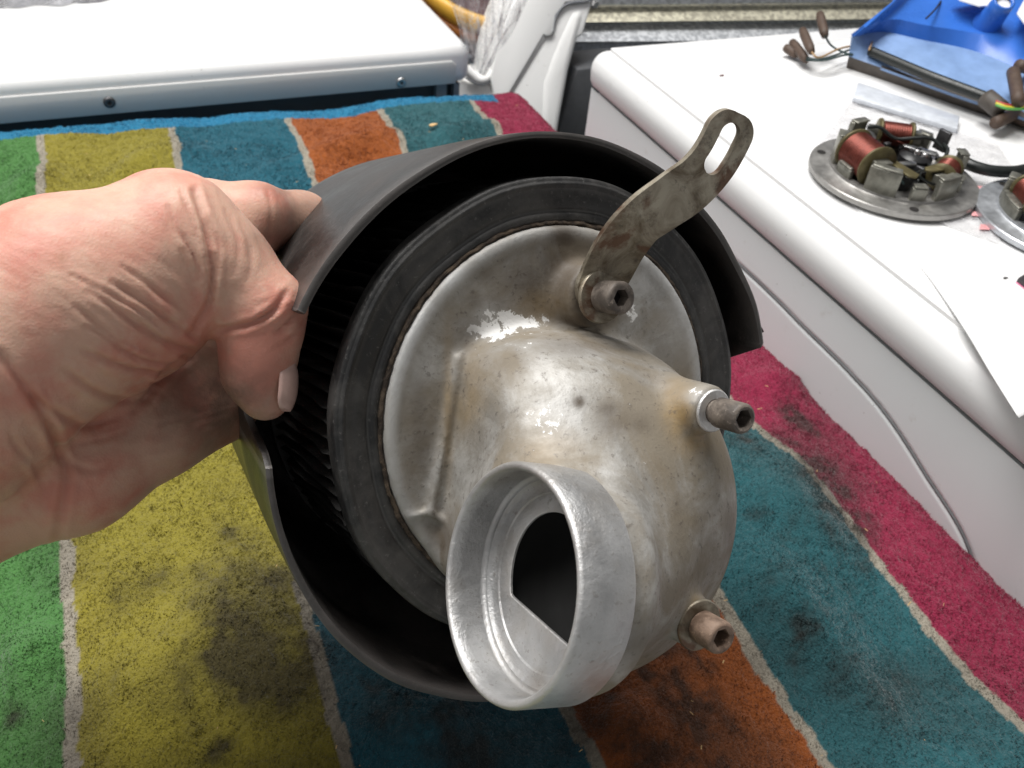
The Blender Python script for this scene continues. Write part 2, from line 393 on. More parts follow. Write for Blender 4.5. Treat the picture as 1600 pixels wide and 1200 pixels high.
# ------------------------------------------------------------------ towel
def towel():
    # cloth sheet first, pile after
    x0, x1, y0, y1, st = -.36, .334, -.12, .722, .0011
    nx, ny = int((x1-x0)/st)+1, int((y1-y0)/st)+1
    gx, gy = np.meshgrid(np.linspace(x0, x1, nx), np.linspace(y0, y1, ny), indexing='ij')
    P = np.stack([gx.ravel(), gy.ravel()], 1); X, Y = P.T
    wv = (vnoise(P, 9, 3)-.5)*.010+(vnoise(P, 28, 4)-.5)*.004          # stripe edges wander
    wv += (vnoise(P, 160, 5)-.5)*.0022
    Z = .004+(vnoise(P, 7, 1)-.4)*.010+(vnoise(P, 19, 2)-.5)*.010+(vnoise(P*np.array([1., .45]), 40, 9)-.5)*.0030
    def ridge(a, b, amp, wd):
        a, b = np.array(a), np.array(b); d = b-a; t = np.clip(((P-a)@d)/(d@d), 0, 1); q = P-a-t[:, None]*d
        return amp*np.exp(-(q**2).sum(1)/wd**2)*np.sin(np.pi*np.clip(t*.9+.05, 0, 1))
    def pz(x, y): return on(x, y, 2, 0.)[:2]
    for a, b, amp, wd in [((400, 285), (660, 225), .010, .016), ((660, 235), (800, 200), .009, .012), ((10, 330), (110, 270), .010, .016),
                          ((1160, 610), (1260, 600), .006, .012), ((1150, 850), (1420, 1190), .007, .014), ((1180, 760), (1330, 900), .006, .014),
                          ((200, 1150), (420, 860), .005, .018), ((0, 1060), (110, 1010), .006, .012), ((560, 1190), (760, 1120), .006, .014),
                          ((150, 300), (330, 240), .006, .012), ((1000, 1190), (960, 1080), .006, .015)]:
        Z += ridge(pz(a[0], a[1]), pz(b[0], b[1]), amp*1.35, wd)
    # right edge rolls down over the bench edge, far edge too
    ex = np.clip((X-.318)/.016, 0, 1); Z -= .010*ex**2
    ey = np.clip((Y-.700)/.022, 0, 1); Z -= .022*ey**2
    edge = x1-(x1-x0)*0+0*X
    bulge = .008*np.exp(-((Y-.315)/.022)**2)+(vnoise(np.stack([Y, Y*0], 1), 22, 8)-.5)*.006
    X2 = X+bulge*np.clip((X-.25)/.08, 0, 1)
    Z += (rng.random(len(Z))-.5)*.0011+(vnoise(P, 420, 6)-.5)*.0012
    cols = {'g': (.105, .285, .078), 'y': (.355, .305, .045), 'b': (.020, .145, .205), 'o': (.42, .118, .028), 't': (.036, .150, .172), 'p': (.35, .028, .078), 'c': (.46, .415, .335), 'h': (.03, .26, .46)}
    cols = {k: tuple(.84*(1.03*c-.03*(sum(v)/3)) for c in v) if k not in 'c' else tuple(.86*c for c in v) for k, v in cols.items()}
    C = np.zeros((len(X), 3)); xs = X+wv
    for lo, hi, k in [(-9, -.243, 'b'), (-.243, -.155, 'o'), (-.155, -.068, 'g'), (-.068, .022, 'y'), (.022, .110, 'b'), (.110, .192, 'o'), (.192, .277, 't'), (.277, 9, 'p')]:
        C[(xs >= lo) & (xs < hi)] = cols[k]
    for b in (-.243, -.155, -.068, .022, .110, .192, .277): C[np.abs(xs-b) < .0027] = cols['c']
    hem = (Y > .690+(vnoise(np.stack([X, X*0], 1), 30, 11)-.5)*.006) & (X < .30); C[hem] = cols['h']
    S = np.zeros(len(X))
    blots = [(1240, 650, 28, .9), (1270, 750, 26, .9), (1215, 700, 18, .5), (1340, 835, 26, .85), (1280, 810, 26, .8), (1160, 700, 16, .8), (1250, 880, 40, .55), (1300, 930, 34, .5),
             (1350, 900, 16, .6), (1260, 1030, 45, .65), (1200, 950, 40, .5), (1310, 790, 14, .7), (1050, 1080, 60, .75), (1000, 1150, 70, .7), (960, 1060, 45, .7),  # large ones below the housing paint in its shadow
             (1110, 1120, 22, .5), (350, 1020, 50, .55), (390, 860, 40, .5), (350, 1180, 26, .85), (300, 1110, 50, .4), (400, 1060, 45, .6), (200, 960, 34, .3), (60, 1060, 40, .2),
             (470, 1040, 40, .5), (250, 930, 26, .4), (330, 810, 25, .3), (30, 1130, 20, .6), (190, 1090, 10, .6), (1500, 880, 20, .4), (1440, 760, 12, .4), (330, 930, 30, .4),
             (700, 1160, 60, .5), (620, 1130, 50, .5), (1480, 1130, 45, .3), (1400, 1090, 40, .35), (1180, 820, 22, .6)]
    for px, py, r, a in blots:
        c0 = pz(px, py); rw = max(abs((pz(px+r, py)-c0)[0]), .003); 
        th = random.uniform(-.6, .6); q = P-c0+np.stack([vnoise(P, 130, 21)-.5, vnoise(P, 130, 22)-.5], 1)*rw*1.6
        e1 = q[:, 0]*math.cos(th)+q[:, 1]*math.sin(th); e2 = -q[:, 0]*math.sin(th)+q[:, 1]*math.cos(th)
        S = np.maximum(S, .74*a*np.exp(-(e1**2*1.3+e2**2*.5)/(rw*1.25)**2))
    S = S*np.clip(.15+1.5*vnoise(P, 150, 12)*vnoise(P, 420, 14)**.5, 0, 1.1)+.42*np.clip(vnoise(P, 30, 13)*1.6-.6, 0, 1)*np.clip((.5-Y)/.2, 0, 1)+.26*np.exp(-(((X-.0)/.07)**2+((Y-.21)/.10)**2))*(.5+vnoise(P, 60, 15))+.30*np.exp(-(((X-.12)/.09)**2+((Y-.12)/.07)**2))*(.5+vnoise(P, 60, 16))  # grease stains, with the shade over the near left and centre painted in
    V = np.stack([X2, Y, Z], 1)
    i = np.arange(nx*ny).reshape(nx, ny)
    Fq = np.stack([i[:-1, :-1].ravel(), i[1:, :-1].ravel(), i[1:, 1:].ravel(), i[:-1, 1:].ravel()], 1)
    o = mk('towel', V, Fq, M['towel'], loc=(0, .3, 0))
    a = o.data.attributes.new('stripe', 'FLOAT_COLOR', 'POINT'); a.data.foreach_set('color', np.concatenate([C, np.ones((len(C), 1))], 1).astype(np.float32).ravel())
    a = o.data.attributes.new('stain_and_shade', 'FLOAT', 'POINT'); a.data.foreach_set('value', S.astype(np.float32))
    # the pile: short leaning loops of yarn standing on the cloth
    nb = 950000; bx = rng.uniform(-.20, x1, nb); by = rng.uniform(.04, .712, nb)
    gi = np.clip(((bx-x0)/(x1-x0)*(nx-1)), 0, nx-1.001); gj = np.clip(((by-y0)/(y1-y0)*(ny-1)), 0, ny-1.001)
    ii, jj = gi.astype(int), gj.astype(int); fi, fj = (gi-ii)[:, None], (gj-jj)[:, None]; VV = V.reshape(nx, ny, 3)
    B = VV[ii, jj]*(1-fi)*(1-fj)+VV[ii+1, jj]*fi*(1-fj)+VV[ii, jj+1]*(1-fi)*fj+VV[ii+1, jj+1]*fi*fj
    q, zz = proj(B); keep = (q[:, 0] > -40) & (q[:, 0] < 1640) & (q[:, 1] > 100) & (q[:, 1] < 1240); B = B[keep]; vid = (np.round(gi).astype(int)*ny+np.round(gj).astype(int))[keep]
    nk = len(B); flow = (vnoise(B[:, :2], 45, 41)-.5)*5; th = rng.uniform(0, 6.283, nk)
    lean_ = np.stack([np.cos(th)*.7+np.cos(flow)*.8, np.sin(th)*.7+np.sin(flow)*.8, rng.uniform(.45, 1.1, nk)], 1); lean_ /= np.linalg.norm(lean_, axis=1)[:, None]
    ht = (rng.uniform(.0008, .0018, nk)*(.55+.9*vnoise(B[:, :2], 230, 42)))[:, None]; ph = rng.uniform(0, 6.283, nk); wv_ = np.stack([np.cos(ph), np.sin(ph), rng.uniform(-.3, .3, nk)], 1)*rng.uniform(.00018, .00036, nk)[:, None]
    B[:, 2] -= .0003
    PV = np.stack([B-wv_, B+wv_, B+lean_*ht], 1).reshape(-1, 3); PF = np.arange(3*nk).reshape(-1, 3)
    p = mk('terry_pile', PV, PF, M['pile'], o, smooth=False); p['kind'] = 'stuff'
    a = p.data.attributes.new('stripe', 'FLOAT_COLOR', 'POINT'); a.data.foreach_set('color', np.repeat(np.concatenate([C[vid]*rng.uniform(.78, 1.22, (nk, 1)), np.ones((nk, 1))], 1), 3, 0).astype(np.float32).ravel())
    a = p.data.attributes.new('stain_and_shade', 'FLOAT', 'POINT'); a.data.foreach_set('value', np.repeat(S[vid], 3).astype(np.float32))
    tag(o, 'striped terry towel in green, yellow, blue, orange and pink, stained with grease', 'towel')
towel()

# ------------------------------------------------------------------ air filter housing (ring plane frame: NU right, NV up, NN toward viewer)
NN = CR*.585-CU*.2-CF; NN /= np.linalg.norm(NN)
NU = CR-(CR@NN)*NN; NU /= np.linalg.norm(NU); NV = np.cross(NN, NU)
NC = at(874, 648, .2425)
def L(a, b, w_): return NC+NU*(a/1e3)+NV*(b/1e3)+NN*(w_/1e3)           # millimetres in the ring frame
def Lm(A): A = np.asarray(A)/1e3; return NC+A[..., 0:1]*NU+A[..., 1:2]*NV+A[..., 2:3]*NN
def loc_at(x, y, w_):
    r = ray(x, y); t = ((NC+NN*(w_/1e3)-CP)@NN)/(r@NN); d = CP+r*t-NC; return np.array([d@NU, d@NV, d@NN])*1e3
AX = (NU, NV, NN)
filt = thing('air_filter_housing', 'greasy aluminium air filter elbow inside a cut black plastic shell, held in a hand', 'air filter', L(0, 0, 0))

# black outer shell with cut-outs
def shell():
    ths = np.unique(np.concatenate([np.linspace(-180, 180, 361)[:-1], np.linspace(150, 158, 30), np.linspace(5, 14, 40), np.linspace(172, 180, 40)]))
    def rim(t):
        r = 0.9*math.sin(R_(t*3+40))+.5*math.sin(R_(t*7))+.25*math.sin(R_(t*19))
        kx = [-180, -174, -168, -100, -93, -88, 4.5, 6.7, 12.4, 13.4, 152.4, 153.4, 156, 160, 173, 176.4, 178.2, 180]
        kv = [-1, 0, 0, 0, -3, -60, -60, -22, -1, 0, 0, -16, -34, -52, -52, -30, -6, -1]
        return r*1.15+float(np.interp(t, kx, kv))
    DEP = -122; V = []; n = 0; rows_o = 16
    prof_t = np.linspace(0, 1, rows_o)
    for t in ths:
        c, s = math.cos(R_(t)), math.sin(R_(t)); wr = rim(t)
        ro = 80.6+.25*math.sin(R_(t*5+20)); ri = ro-2.6+.3*math.sin(R_(t*4+70))
        col = [(ri+.5, wr-.25), (ri+1.1, wr), (ro-.9, wr), (ro-.2, wr-.35)]
        for q in prof_t[1:]: col.append((ro-2.5*max(0, q-.3), wr+(DEP+10-wr)*q))
        col += [(ro-6, DEP+3), (ro-12, DEP), (20, DEP), (.1, DEP), (.1, DEP+3), (20, DEP+3), (ri-12, DEP+4), (ri-4, DEP+10)]
        for q in prof_t[::-1][1:-1]: col.append((ri-2.0*max(0, q-.3), wr+(DEP+14-wr)*q))
        n = len(col)
        for r, h in col: V.append((-1.5+r*c-.085*h, -4+r*s-.015*h, h))
    V = Lm(np.array(V)); m = len(ths); i = np.arange(m*n).reshape(m, n); j = np.roll(i, -1, 0)
    a = np.concatenate([i, i[:, :1]], 1); b = np.concatenate([j, j[:, :1]], 1)
    Fq = np.stack([a[:, :-1].ravel(), b[:, :-1].ravel(), b[:, 1:].ravel(), a[:, 1:].ravel()], 1)[:, ::-1]
    o = mk('shell', V, Fq, M['shell'], filt); sharp(o, 40)
    # torn inner ply and lip at the right end
    pl = []
    for k, t in enumerate(np.linspace(7.5, 24, 14)):
        c, s = math.cos(R_(t)), math.sin(R_(t)); h = -14-1.2*k+1.5*math.sin(k*1.7)
        pl.append(((-1.5+77.4*c, -4+77.4*s), h))
    Vt = []; Ft = []
    for (x, y), h in pl:
        for rr, hh in ((0, h), (2.2, h-.8), (2.2, -62), (0, -62)):
            q = math.hypot(x+1.5, y+4); Vt.append((-1.5+(x+1.5)*(q-rr)/q, -4+(y+4)*(q-rr)/q, hh))
    for k in range(len(pl)-1):
        for e in range(4): Ft.append((4*k+e, 4*k+(e+1) % 4, 4*k+4+(e+1) % 4, 4*k+4+e))
    Ft += [(0, 1, 2, 3), tuple(4*(len(pl)-1)+e for e in (3, 2, 1, 0))]
    sharp(mk('torn_liner', Lm(np.array(Vt)), Ft, M['shell'], filt))
    lip = [loc_at(1122, 548, -24), loc_at(1140, 531, -22), loc_at(1190, 508, -3), loc_at(1197, 520, -1), loc_at(1140, 541, -22)]
    Vl, Fl = extrude([Lm(p) for p in lip], NN*-.0022); bevel(mk('broken_lip', Vl, Fl, M['shell'], filt), .0006)
shell()

# pleated paper element
Vp = []; nple = 104
hs = [-6, -9, -20, -34, -48, -62]
for k in range(nple*2):
    t = math.pi*k/nple
    for h in hs:
        r = (64.9+.5*random.random() if k % 2 == 0 else 56.5)+.5*math.sin(k*2.3+h*.3)
        tt = t+.004*math.sin(h*.4+k); Vp.append((r*math.cos(tt), r*math.sin(tt), h))
nh = len(hs); Fp = []
for k in range(nple*2):
    a, b = k*nh, ((k+1) % (nple*2))*nh
    for i in range(nh-1): Fp.append((a+i, a+i+1, b+i+1, b+i))
mk('pleated_filter', Lm(np.array(Vp)), Fp, M['pleat'], filt, smooth=False)
V, Fc = lathe([(50/1e3, -.064), (.0655, -.064), (.0655, -.060), (.050, -.060)], 96, NC, AX, True); mk('end_ring', V, Fc, M['rubber'], filt)

# rubber sealing ring
def wob(r, h, t): return r+.00025*math.sin(t*5+1)+.0002*math.sin(t*11)
prof = [(53.2, -6), (53.2, -1.8), (53.6, -1.1), (54.6, -.7), (55.5, -.75), (55.9, -1.3), (56.3, -1.5), (56.8, -1.2), (57.3, -.75), (60, -.55), (62.1, -.5), (62.6, -.1), (63.1, .25), (63.6, .2), (63.9, -.35), (64.3, -.4), (64.9, -.6), (65.2, -1.2), (65.2, -6), (64.6, -7.2), (62, -7.4), (54, -7)]
V, Fc = lathe([(a/1e3, b/1e3) for a, b in prof], 200, NC, AX, True, wob); sharp(mk('rubber_seal', V, Fc, M['rubber'], filt), 60)
# crumbly dirt packed in the gap between cover and seal
def dirtw(r, h, t): return r+.00022*math.sin(t*37+2*math.sin(t*5))*math.sin(t*3.0+1)+.0002*math.sin(t*91+3*math.sin(t*11))*math.sin(t*7)
V, Fc = lathe([(.0522, -.002), (.0526, -.0004), (.0532, -.0007), (.0538, -.0012), (.0538, -.003)], 220, NC, AX, False, dirtw)
V = [v+NN*(.0005*(rng.random()-.5)) for v in V]; mk('packed_dirt', V, Fc, M['dirt'], filt)

# cast cover: plate, elbow bulb, bosses
MC = np.array([-42.8, -23.0, 45.0])                      # centre of the intake mouth
MA = np.array([.9695, -.2424, -.034]); MA /= np.linalg.norm(MA)   # into the casting
MR = 26.3
def casting():
    h = .85; lo = np.array([-60., -78, -7]); hi = np.array([62., 60, 82])
    n = np.ceil((hi-lo)/h).astype(int)
    X, Y, Z = np.meshgrid(*[lo[i]+h*np.arange(n[i], dtype=np.float32) for i in range(3)], indexing='ij')
    X = X.astype(np.float32); Y = Y.astype(np.float32); Z = Z.astype(np.float32)
    def cyl(cx, cy, r, z0, z1, rd=.6):
        d = np.hypot(X-cx, Y-cy)-(r-rd); q = np.maximum(Z-(z1-rd), (z0+rd)-Z)
        return np.minimum(np.maximum(d, q), 0)+np.hypot(np.maximum(d, 0), np.maximum(q, 0))-rd
    def axial(c, a, r, t0, t1, rd=.6):
        dx, dy, dz = X-c[0], Y-c[1], Z-c[2]; t = dx*a[0]+dy*a[1]+dz*a[2]
        d = np.sqrt(np.maximum(dx*dx+dy*dy+dz*dz-t*t, 0))-(r-rd); q = np.maximum(t-(t1-rd), (t0+rd)-t)
        return np.minimum(np.maximum(d, q), 0)+np.hypot(np.maximum(d, 0), np.maximum(q, 0))-rd
    def cap(a, b, r):
        a, b = np.array(a, float), np.array(b, float); ab = b-a
        t = np.clip(((X-a[0])*ab[0]+(Y-a[1])*ab[1]+(Z-a[2])*ab[2])/(ab@ab), 0, 1)
        return np.sqrt((X-a[0]-t*ab[0])**2+(Y-a[1]-t*ab[1])**2+(Z-a[2]-t*ab[2])**2)-r
    q_ = np.sqrt(((X-.5)/46.2)**2+((Y+24.9)/48.5)**2+((Z-5)/45)**2); ball = (q_-1)*46*np.clip(q_, .5, 1.2); q_ = np.sqrt(((X+14)/31)**2+((Y+5)/28.5)**2+((Z-3)/34)**2); ball = smin(ball, (q_-1)*31*np.clip(q_, .5, 1.2), 9)
    bulb = smax(ball, -Z, 1)
    bulb = smax(bulb, np.hypot(X, Y)-54-30*np.clip((X+18)/22, 0, 1), 3)
    bulb = smax(bulb, -(X+33.2-.165*Y)/1.01, 5)               # flat left wall above the ridge line
    bulb = smin(bulb, smin(axial(MC, MA, MR-2.2, 8, 22, 3), np.sqrt((X-MC[0]-26*MA[0])**2+(Y-MC[1]-26*MA[1]-1)**2+(Z-MC[2]+4)**2)-(MR-6), 14), 15)
    pl = cyl(0, 0, 52.4, -3.2, .9, 1.6)
    pl = smax(pl, -(np.maximum(np.hypot(X, Y)-48.2, .35-Z)), 1.2)    # plate dished just inside its edge roll
    d = smin(pl, bulb, 5)
    a = loc_at(716, 560, 1); b = loc_at(672, 800, 1.5)
    d = smin(d, cap(a, b, 1.1), 1.5)
    d = smin(d, cap(loc_at(640, 807, .8), loc_at(672, 800, 1.5), .7), 1); d = smin(d, cap(loc_at(672, 800, 1.5), loc_at(705, 822, 3), .8), 1)
    for (bx, by, z1, r, k) in BOSS: d = smin(d, cyl(bx, by, r, 0, z1, .9), k)
    # hollow
    d = smax(d, -axial(MC, MA, 24.6, -8, 12.5, .3), .3)
    d = smax(d, -axial(MC, MA, 18.5, 8, 29, 6), .3)
    d = smax(d, -(np.sqrt((X+6.5)**2+(Y+16)**2+(Z-20)**2)-38), .3) if False else d
    V, Q = surface_nets(d, lo, h)
    # gentle smoothing
    nb = np.zeros_like(V); ct = np.zeros(len(V))
    for _ in range(2):
        nb[:] = 0; ct[:] = 0
        for e in range(4):
            np.add.at(nb, Q[:, e], V[Q[:, (e+1) % 4]]); np.add.at(ct, Q[:, e], 1)
            np.add.at(nb, Q[:, e], V[Q[:, (e-1) % 4]]); np.add.at(ct, Q[:, e], 1)
        V = .5*V+.5*nb/ct[:, None]
    W = Lm(V); px, _ = proj(W)
    o = mk('cover_casting', W, Q, M['cast'], filt)
    def blob(lst):
        s = np.zeros(len(V))
        for (x, y, rx, ry, a) in lst: s = np.maximum(s, a*np.exp(-(((px[:, 0]-x)/rx)**2+((px[:, 1]-y)/ry)**2)))
        return s
    st = blob([(880, 430, 60, 60, .9), (830, 440, 60, 45, .7), (880, 370, 30, 25, .9), (900, 480, 40, 30, .7), (730, 520, 30, 40, .5), (905, 628, 11, 11, 1.), (960, 660, 40, 30, .55), (660, 700, 25, 70, .55),
               (690, 840, 30, 45, .8), (1000, 1010, 140, 40, .5), (1010, 600, 60, 30, .3), (640, 760, 20, 60, .4), (900, 540, 90, 25, .55), (790, 560, 60, 40, .4), (780, 470, 30, 25, .4), (1120, 770, 8, 40, .35), (1060, 800, 8, 60, .3), (760, 430, 25, 20, .5), (740, 470, 20, 20, .5), (950, 640, 25, 20, .7), (1000, 665, 30, 25, .5), (872, 348, 22, 14, .85), (905, 500, 60, 18, .8), (640, 830, 20, 30, .6), (655, 640, 16, 60, .5), (1070, 430, 14, 30, .4), (1140, 820, 10, 60, .4)])  # stains, plus painted shade on the dome's underside
    tn = blob([(1060, 640, 22, 42, .95), (1085, 690, 26, 20, .7), (1085, 960, 16, 36, .7), (735, 620, 25, 60, .5), (850, 700, 40, 30, .35), (850, 470, 50, 30, .5), (700, 640, 8, 120, .55)])
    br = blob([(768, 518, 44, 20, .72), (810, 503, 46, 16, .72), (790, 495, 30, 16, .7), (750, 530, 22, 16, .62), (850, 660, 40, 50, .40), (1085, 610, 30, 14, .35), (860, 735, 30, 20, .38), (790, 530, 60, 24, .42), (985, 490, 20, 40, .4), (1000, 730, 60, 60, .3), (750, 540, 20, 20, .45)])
    rad = np.hypot(V[:, 0], V[:, 1]); flat = V[:, 2] < 3
    cl = .7*np.exp(-((rad-50.8)/2.2)**2)*flat+blob([(1060, 500, 45, 70, .6), (640, 560, 40, 90, .45), (1000, 430, 40, 40, .5), (860, 660, 60, 60, .35), (1090, 620, 30, 14, .6), (940, 880, 70, 120, .2), (700, 430, 40, 40, .4)])  # clean metal, plus painted highlights on the edge roll and dome
    cl = np.clip(cl, 0, 1)
    for nm, arr in (('stain_and_shade', st), ('tan', tn), ('bright', br), ('clean_and_glint', cl)):
        at_ = o.data.attributes.new(nm, 'FLOAT', 'POINT'); at_.data.foreach_set('value', arr.astype(np.float32))
B1 = loc_at(930, 462, 9); B2 = loc_at(1112, 641, 45); B3 = loc_at(1090, 975, 54)
BOSS = [(B1[0], B1[1], 9., 8.2, 4), (B2[0], B2[1], 45., 6.1, 5), (B3[0], B3[1], 54., 6.1, 4)]
casting()

# turned intake tube with inner step and D-shaped throat
Xm, Ym, Am = frame(NU*MA[0]+NV*MA[1]+NN*MA[2], NV)
Mo = Lm(MC)
prof = [(MR-2.0, 9.0), (MR-2.1, 4), (MR-2.0, .6), (MR-1.6, .1), (MR-1.0, -.15), (MR-.4, .1), (MR, .8), (MR+.05, 6), (MR+.1, 13.6), (MR-.3, 14.3), (MR-2.2, 14.6)]
V, Fc = lathe([(a/1e3, b/1e3) for a, b in prof], 144, Mo, (Xm, Ym, Am)); tb = sharp(mk('intake_tube', V, Fc, M['machined'], filt), 50)
prof = [(MR-1.95, 8.8), (MR-2.1, 9.6), (MR-2.6, 10.1), (MR-3.2, 10.2), (MR-3.5, 10.6), (MR-4.3, 11.2), (MR-6.2, 11.4), (MR-6.6, 11.9)]
V, Fc = lathe([(a/1e3, b/1e3) for a, b in prof], 144, Mo, (Xm, Ym, Am)); sharp(mk('stepped_bore', V, Fc, M['machined'], filt), 40)
# throat plate: annulus whose opening is a circle cut by a chord
def throat():
    seg = 120; R0, Rh = MR-6.2, 15.7
    oc = Mo+Am*.0126
    def tp(x, y):
        q = ray(x, y); q = CP+q*(((oc-CP)@Am)/(q@Am))-oc; return np.array([q@Xm, q@Ym])*1e3
    ca_, cb_ = tp(806, 934), tp(884, 1003); nn = np.array([-(cb_-ca_)[1], (cb_-ca_)[0]]); nn /= np.linalg.norm(nn); chord = nn@ca_
    if chord < 0: nn, chord = -nn, -chord
    ang0 = math.atan2(nn[1], nn[0]); chord = min(chord, 15.5); V = []; Fc = []
    for k in range(seg):
        t = 2*math.pi*k/seg; q = Rh
        ca = math.cos(t-ang0)
        if ca > 0: q = min(Rh, chord/max(ca, 1e-3))
        for r, h in ((R0, 11.8), (q+.4, 11.95), (q+.05, 12.2), (q, 12.7), (q+1, 13.1)):
            V.append(Mo+(Xm*math.cos(t)+Ym*math.sin(t))*r/1e3+Am*h/1e3)
    for k in range(seg):
        a, b = 5*k, 5*((k+1) % seg)
        for i in range(4): Fc.append((a+i, a+i+1, b+i+1, b+i))
    sharp(mk('throat_plate', V, Fc, M['machined'], filt), 35)
    # cavity walls beyond, blackened to paint in the throat's shade
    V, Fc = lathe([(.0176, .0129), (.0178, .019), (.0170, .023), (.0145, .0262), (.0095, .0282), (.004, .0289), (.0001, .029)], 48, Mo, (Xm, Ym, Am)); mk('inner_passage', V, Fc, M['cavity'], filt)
M['cavity'] = plain('shade_dark_aluminium', (.010, .0098, .0095), .85, .0, .3, 150)
throat()

# cap bolts and washers
def cap_bolt(base, head0, length, mat, r=4.5, washers=((0, 1.2, 7.),)):
    bo = L(base[0], base[1], base[2])
    tilt = NN+NU*random.uniform(-.04, .06)+NV*random.uniform(-.05, .05); ax = frame(tilt, NV)
    pr = [(0.01, head0), (r*.62, head0), (r*.62, head0), (r*.9, head0), (r, head0+.5), (r, head0+length-.8), (r-.3, head0+length-.2), (r-.8, head0+length), (2.9, head0+length)]
    V1, F1 = lathe([(.0001, 0), (.0028, 0), (.0028, head0/1e3)]+[(a/1e3, b/1e3) for a, b in pr[3:]], 40, bo, ax)
    n = len(V1)
    # hexagonal recess
    hx = []; top = (head0+length)/1e3
    for k in range(40):
        t = 2*math.pi*k/40; q = .0024*math.cos(math.pi/6)/math.cos((t % (math.pi/3))-math.pi/6)
        hx += [bo+ax[0]*q*math.cos(t)+ax[1]*q*math.sin(t)+ax[2]*(top-.0003), bo+ax[0]*q*.96*math.cos(t)+ax[1]*q*.96*math.sin(t)+ax[2]*(top-.0042)]
    V1 += hx; pn = 3+len(pr)-3
    for k in range(40):
        a, b = k*pn+pn-1, ((k+1) % 40)*pn+pn-1; c, d = n+2*k, n+2*((k+1) % 40)
        F1 += [(a, b, d, c), (c, d, d+1, c+1)]
    F1.append(tuple(n+2*k+1 for k in range(40)))
    b = sharp(mk('bolt', V1, F1, mat, filt), 45)
    V2 = [bo+ax[0]*.0023*math.cos(t)+ax[1]*.0023*math.sin(t)+ax[2]*(top-.0040) for t in np.linspace(0, 2*math.pi, 13)[:-1]]
    mk('hex_socket', V2, [tuple(range(12))], M['socket'], b, smooth=False)
    for z, th, wr in washers:
        V3, F3 = lathe([(.003, z/1e3), (wr/1e3-.0003, z/1e3), (wr/1e3, z/1e3+.0003), (wr/1e3, (z+th)/1e3-.0003), (wr/1e3-.0003, (z+th)/1e3), (.003, (z+th)/1e3)], 36, bo, ax, True)
        sharp(mk('washer', V3, F3, M['machined'] if wr < 6 else M['strip'], b), 45)
    return b
cap_bolt((B2[0], B2[1], 45), 2.4, 8.6, M['boltsteel'], 3.7, ((0.05, 1.0, 5.3),))
cap_bolt((B3[0], B3[1], 54), 1.2, 7.6, M['boltrust'], 4.0, ((0.05, 1.0, 6.4),))

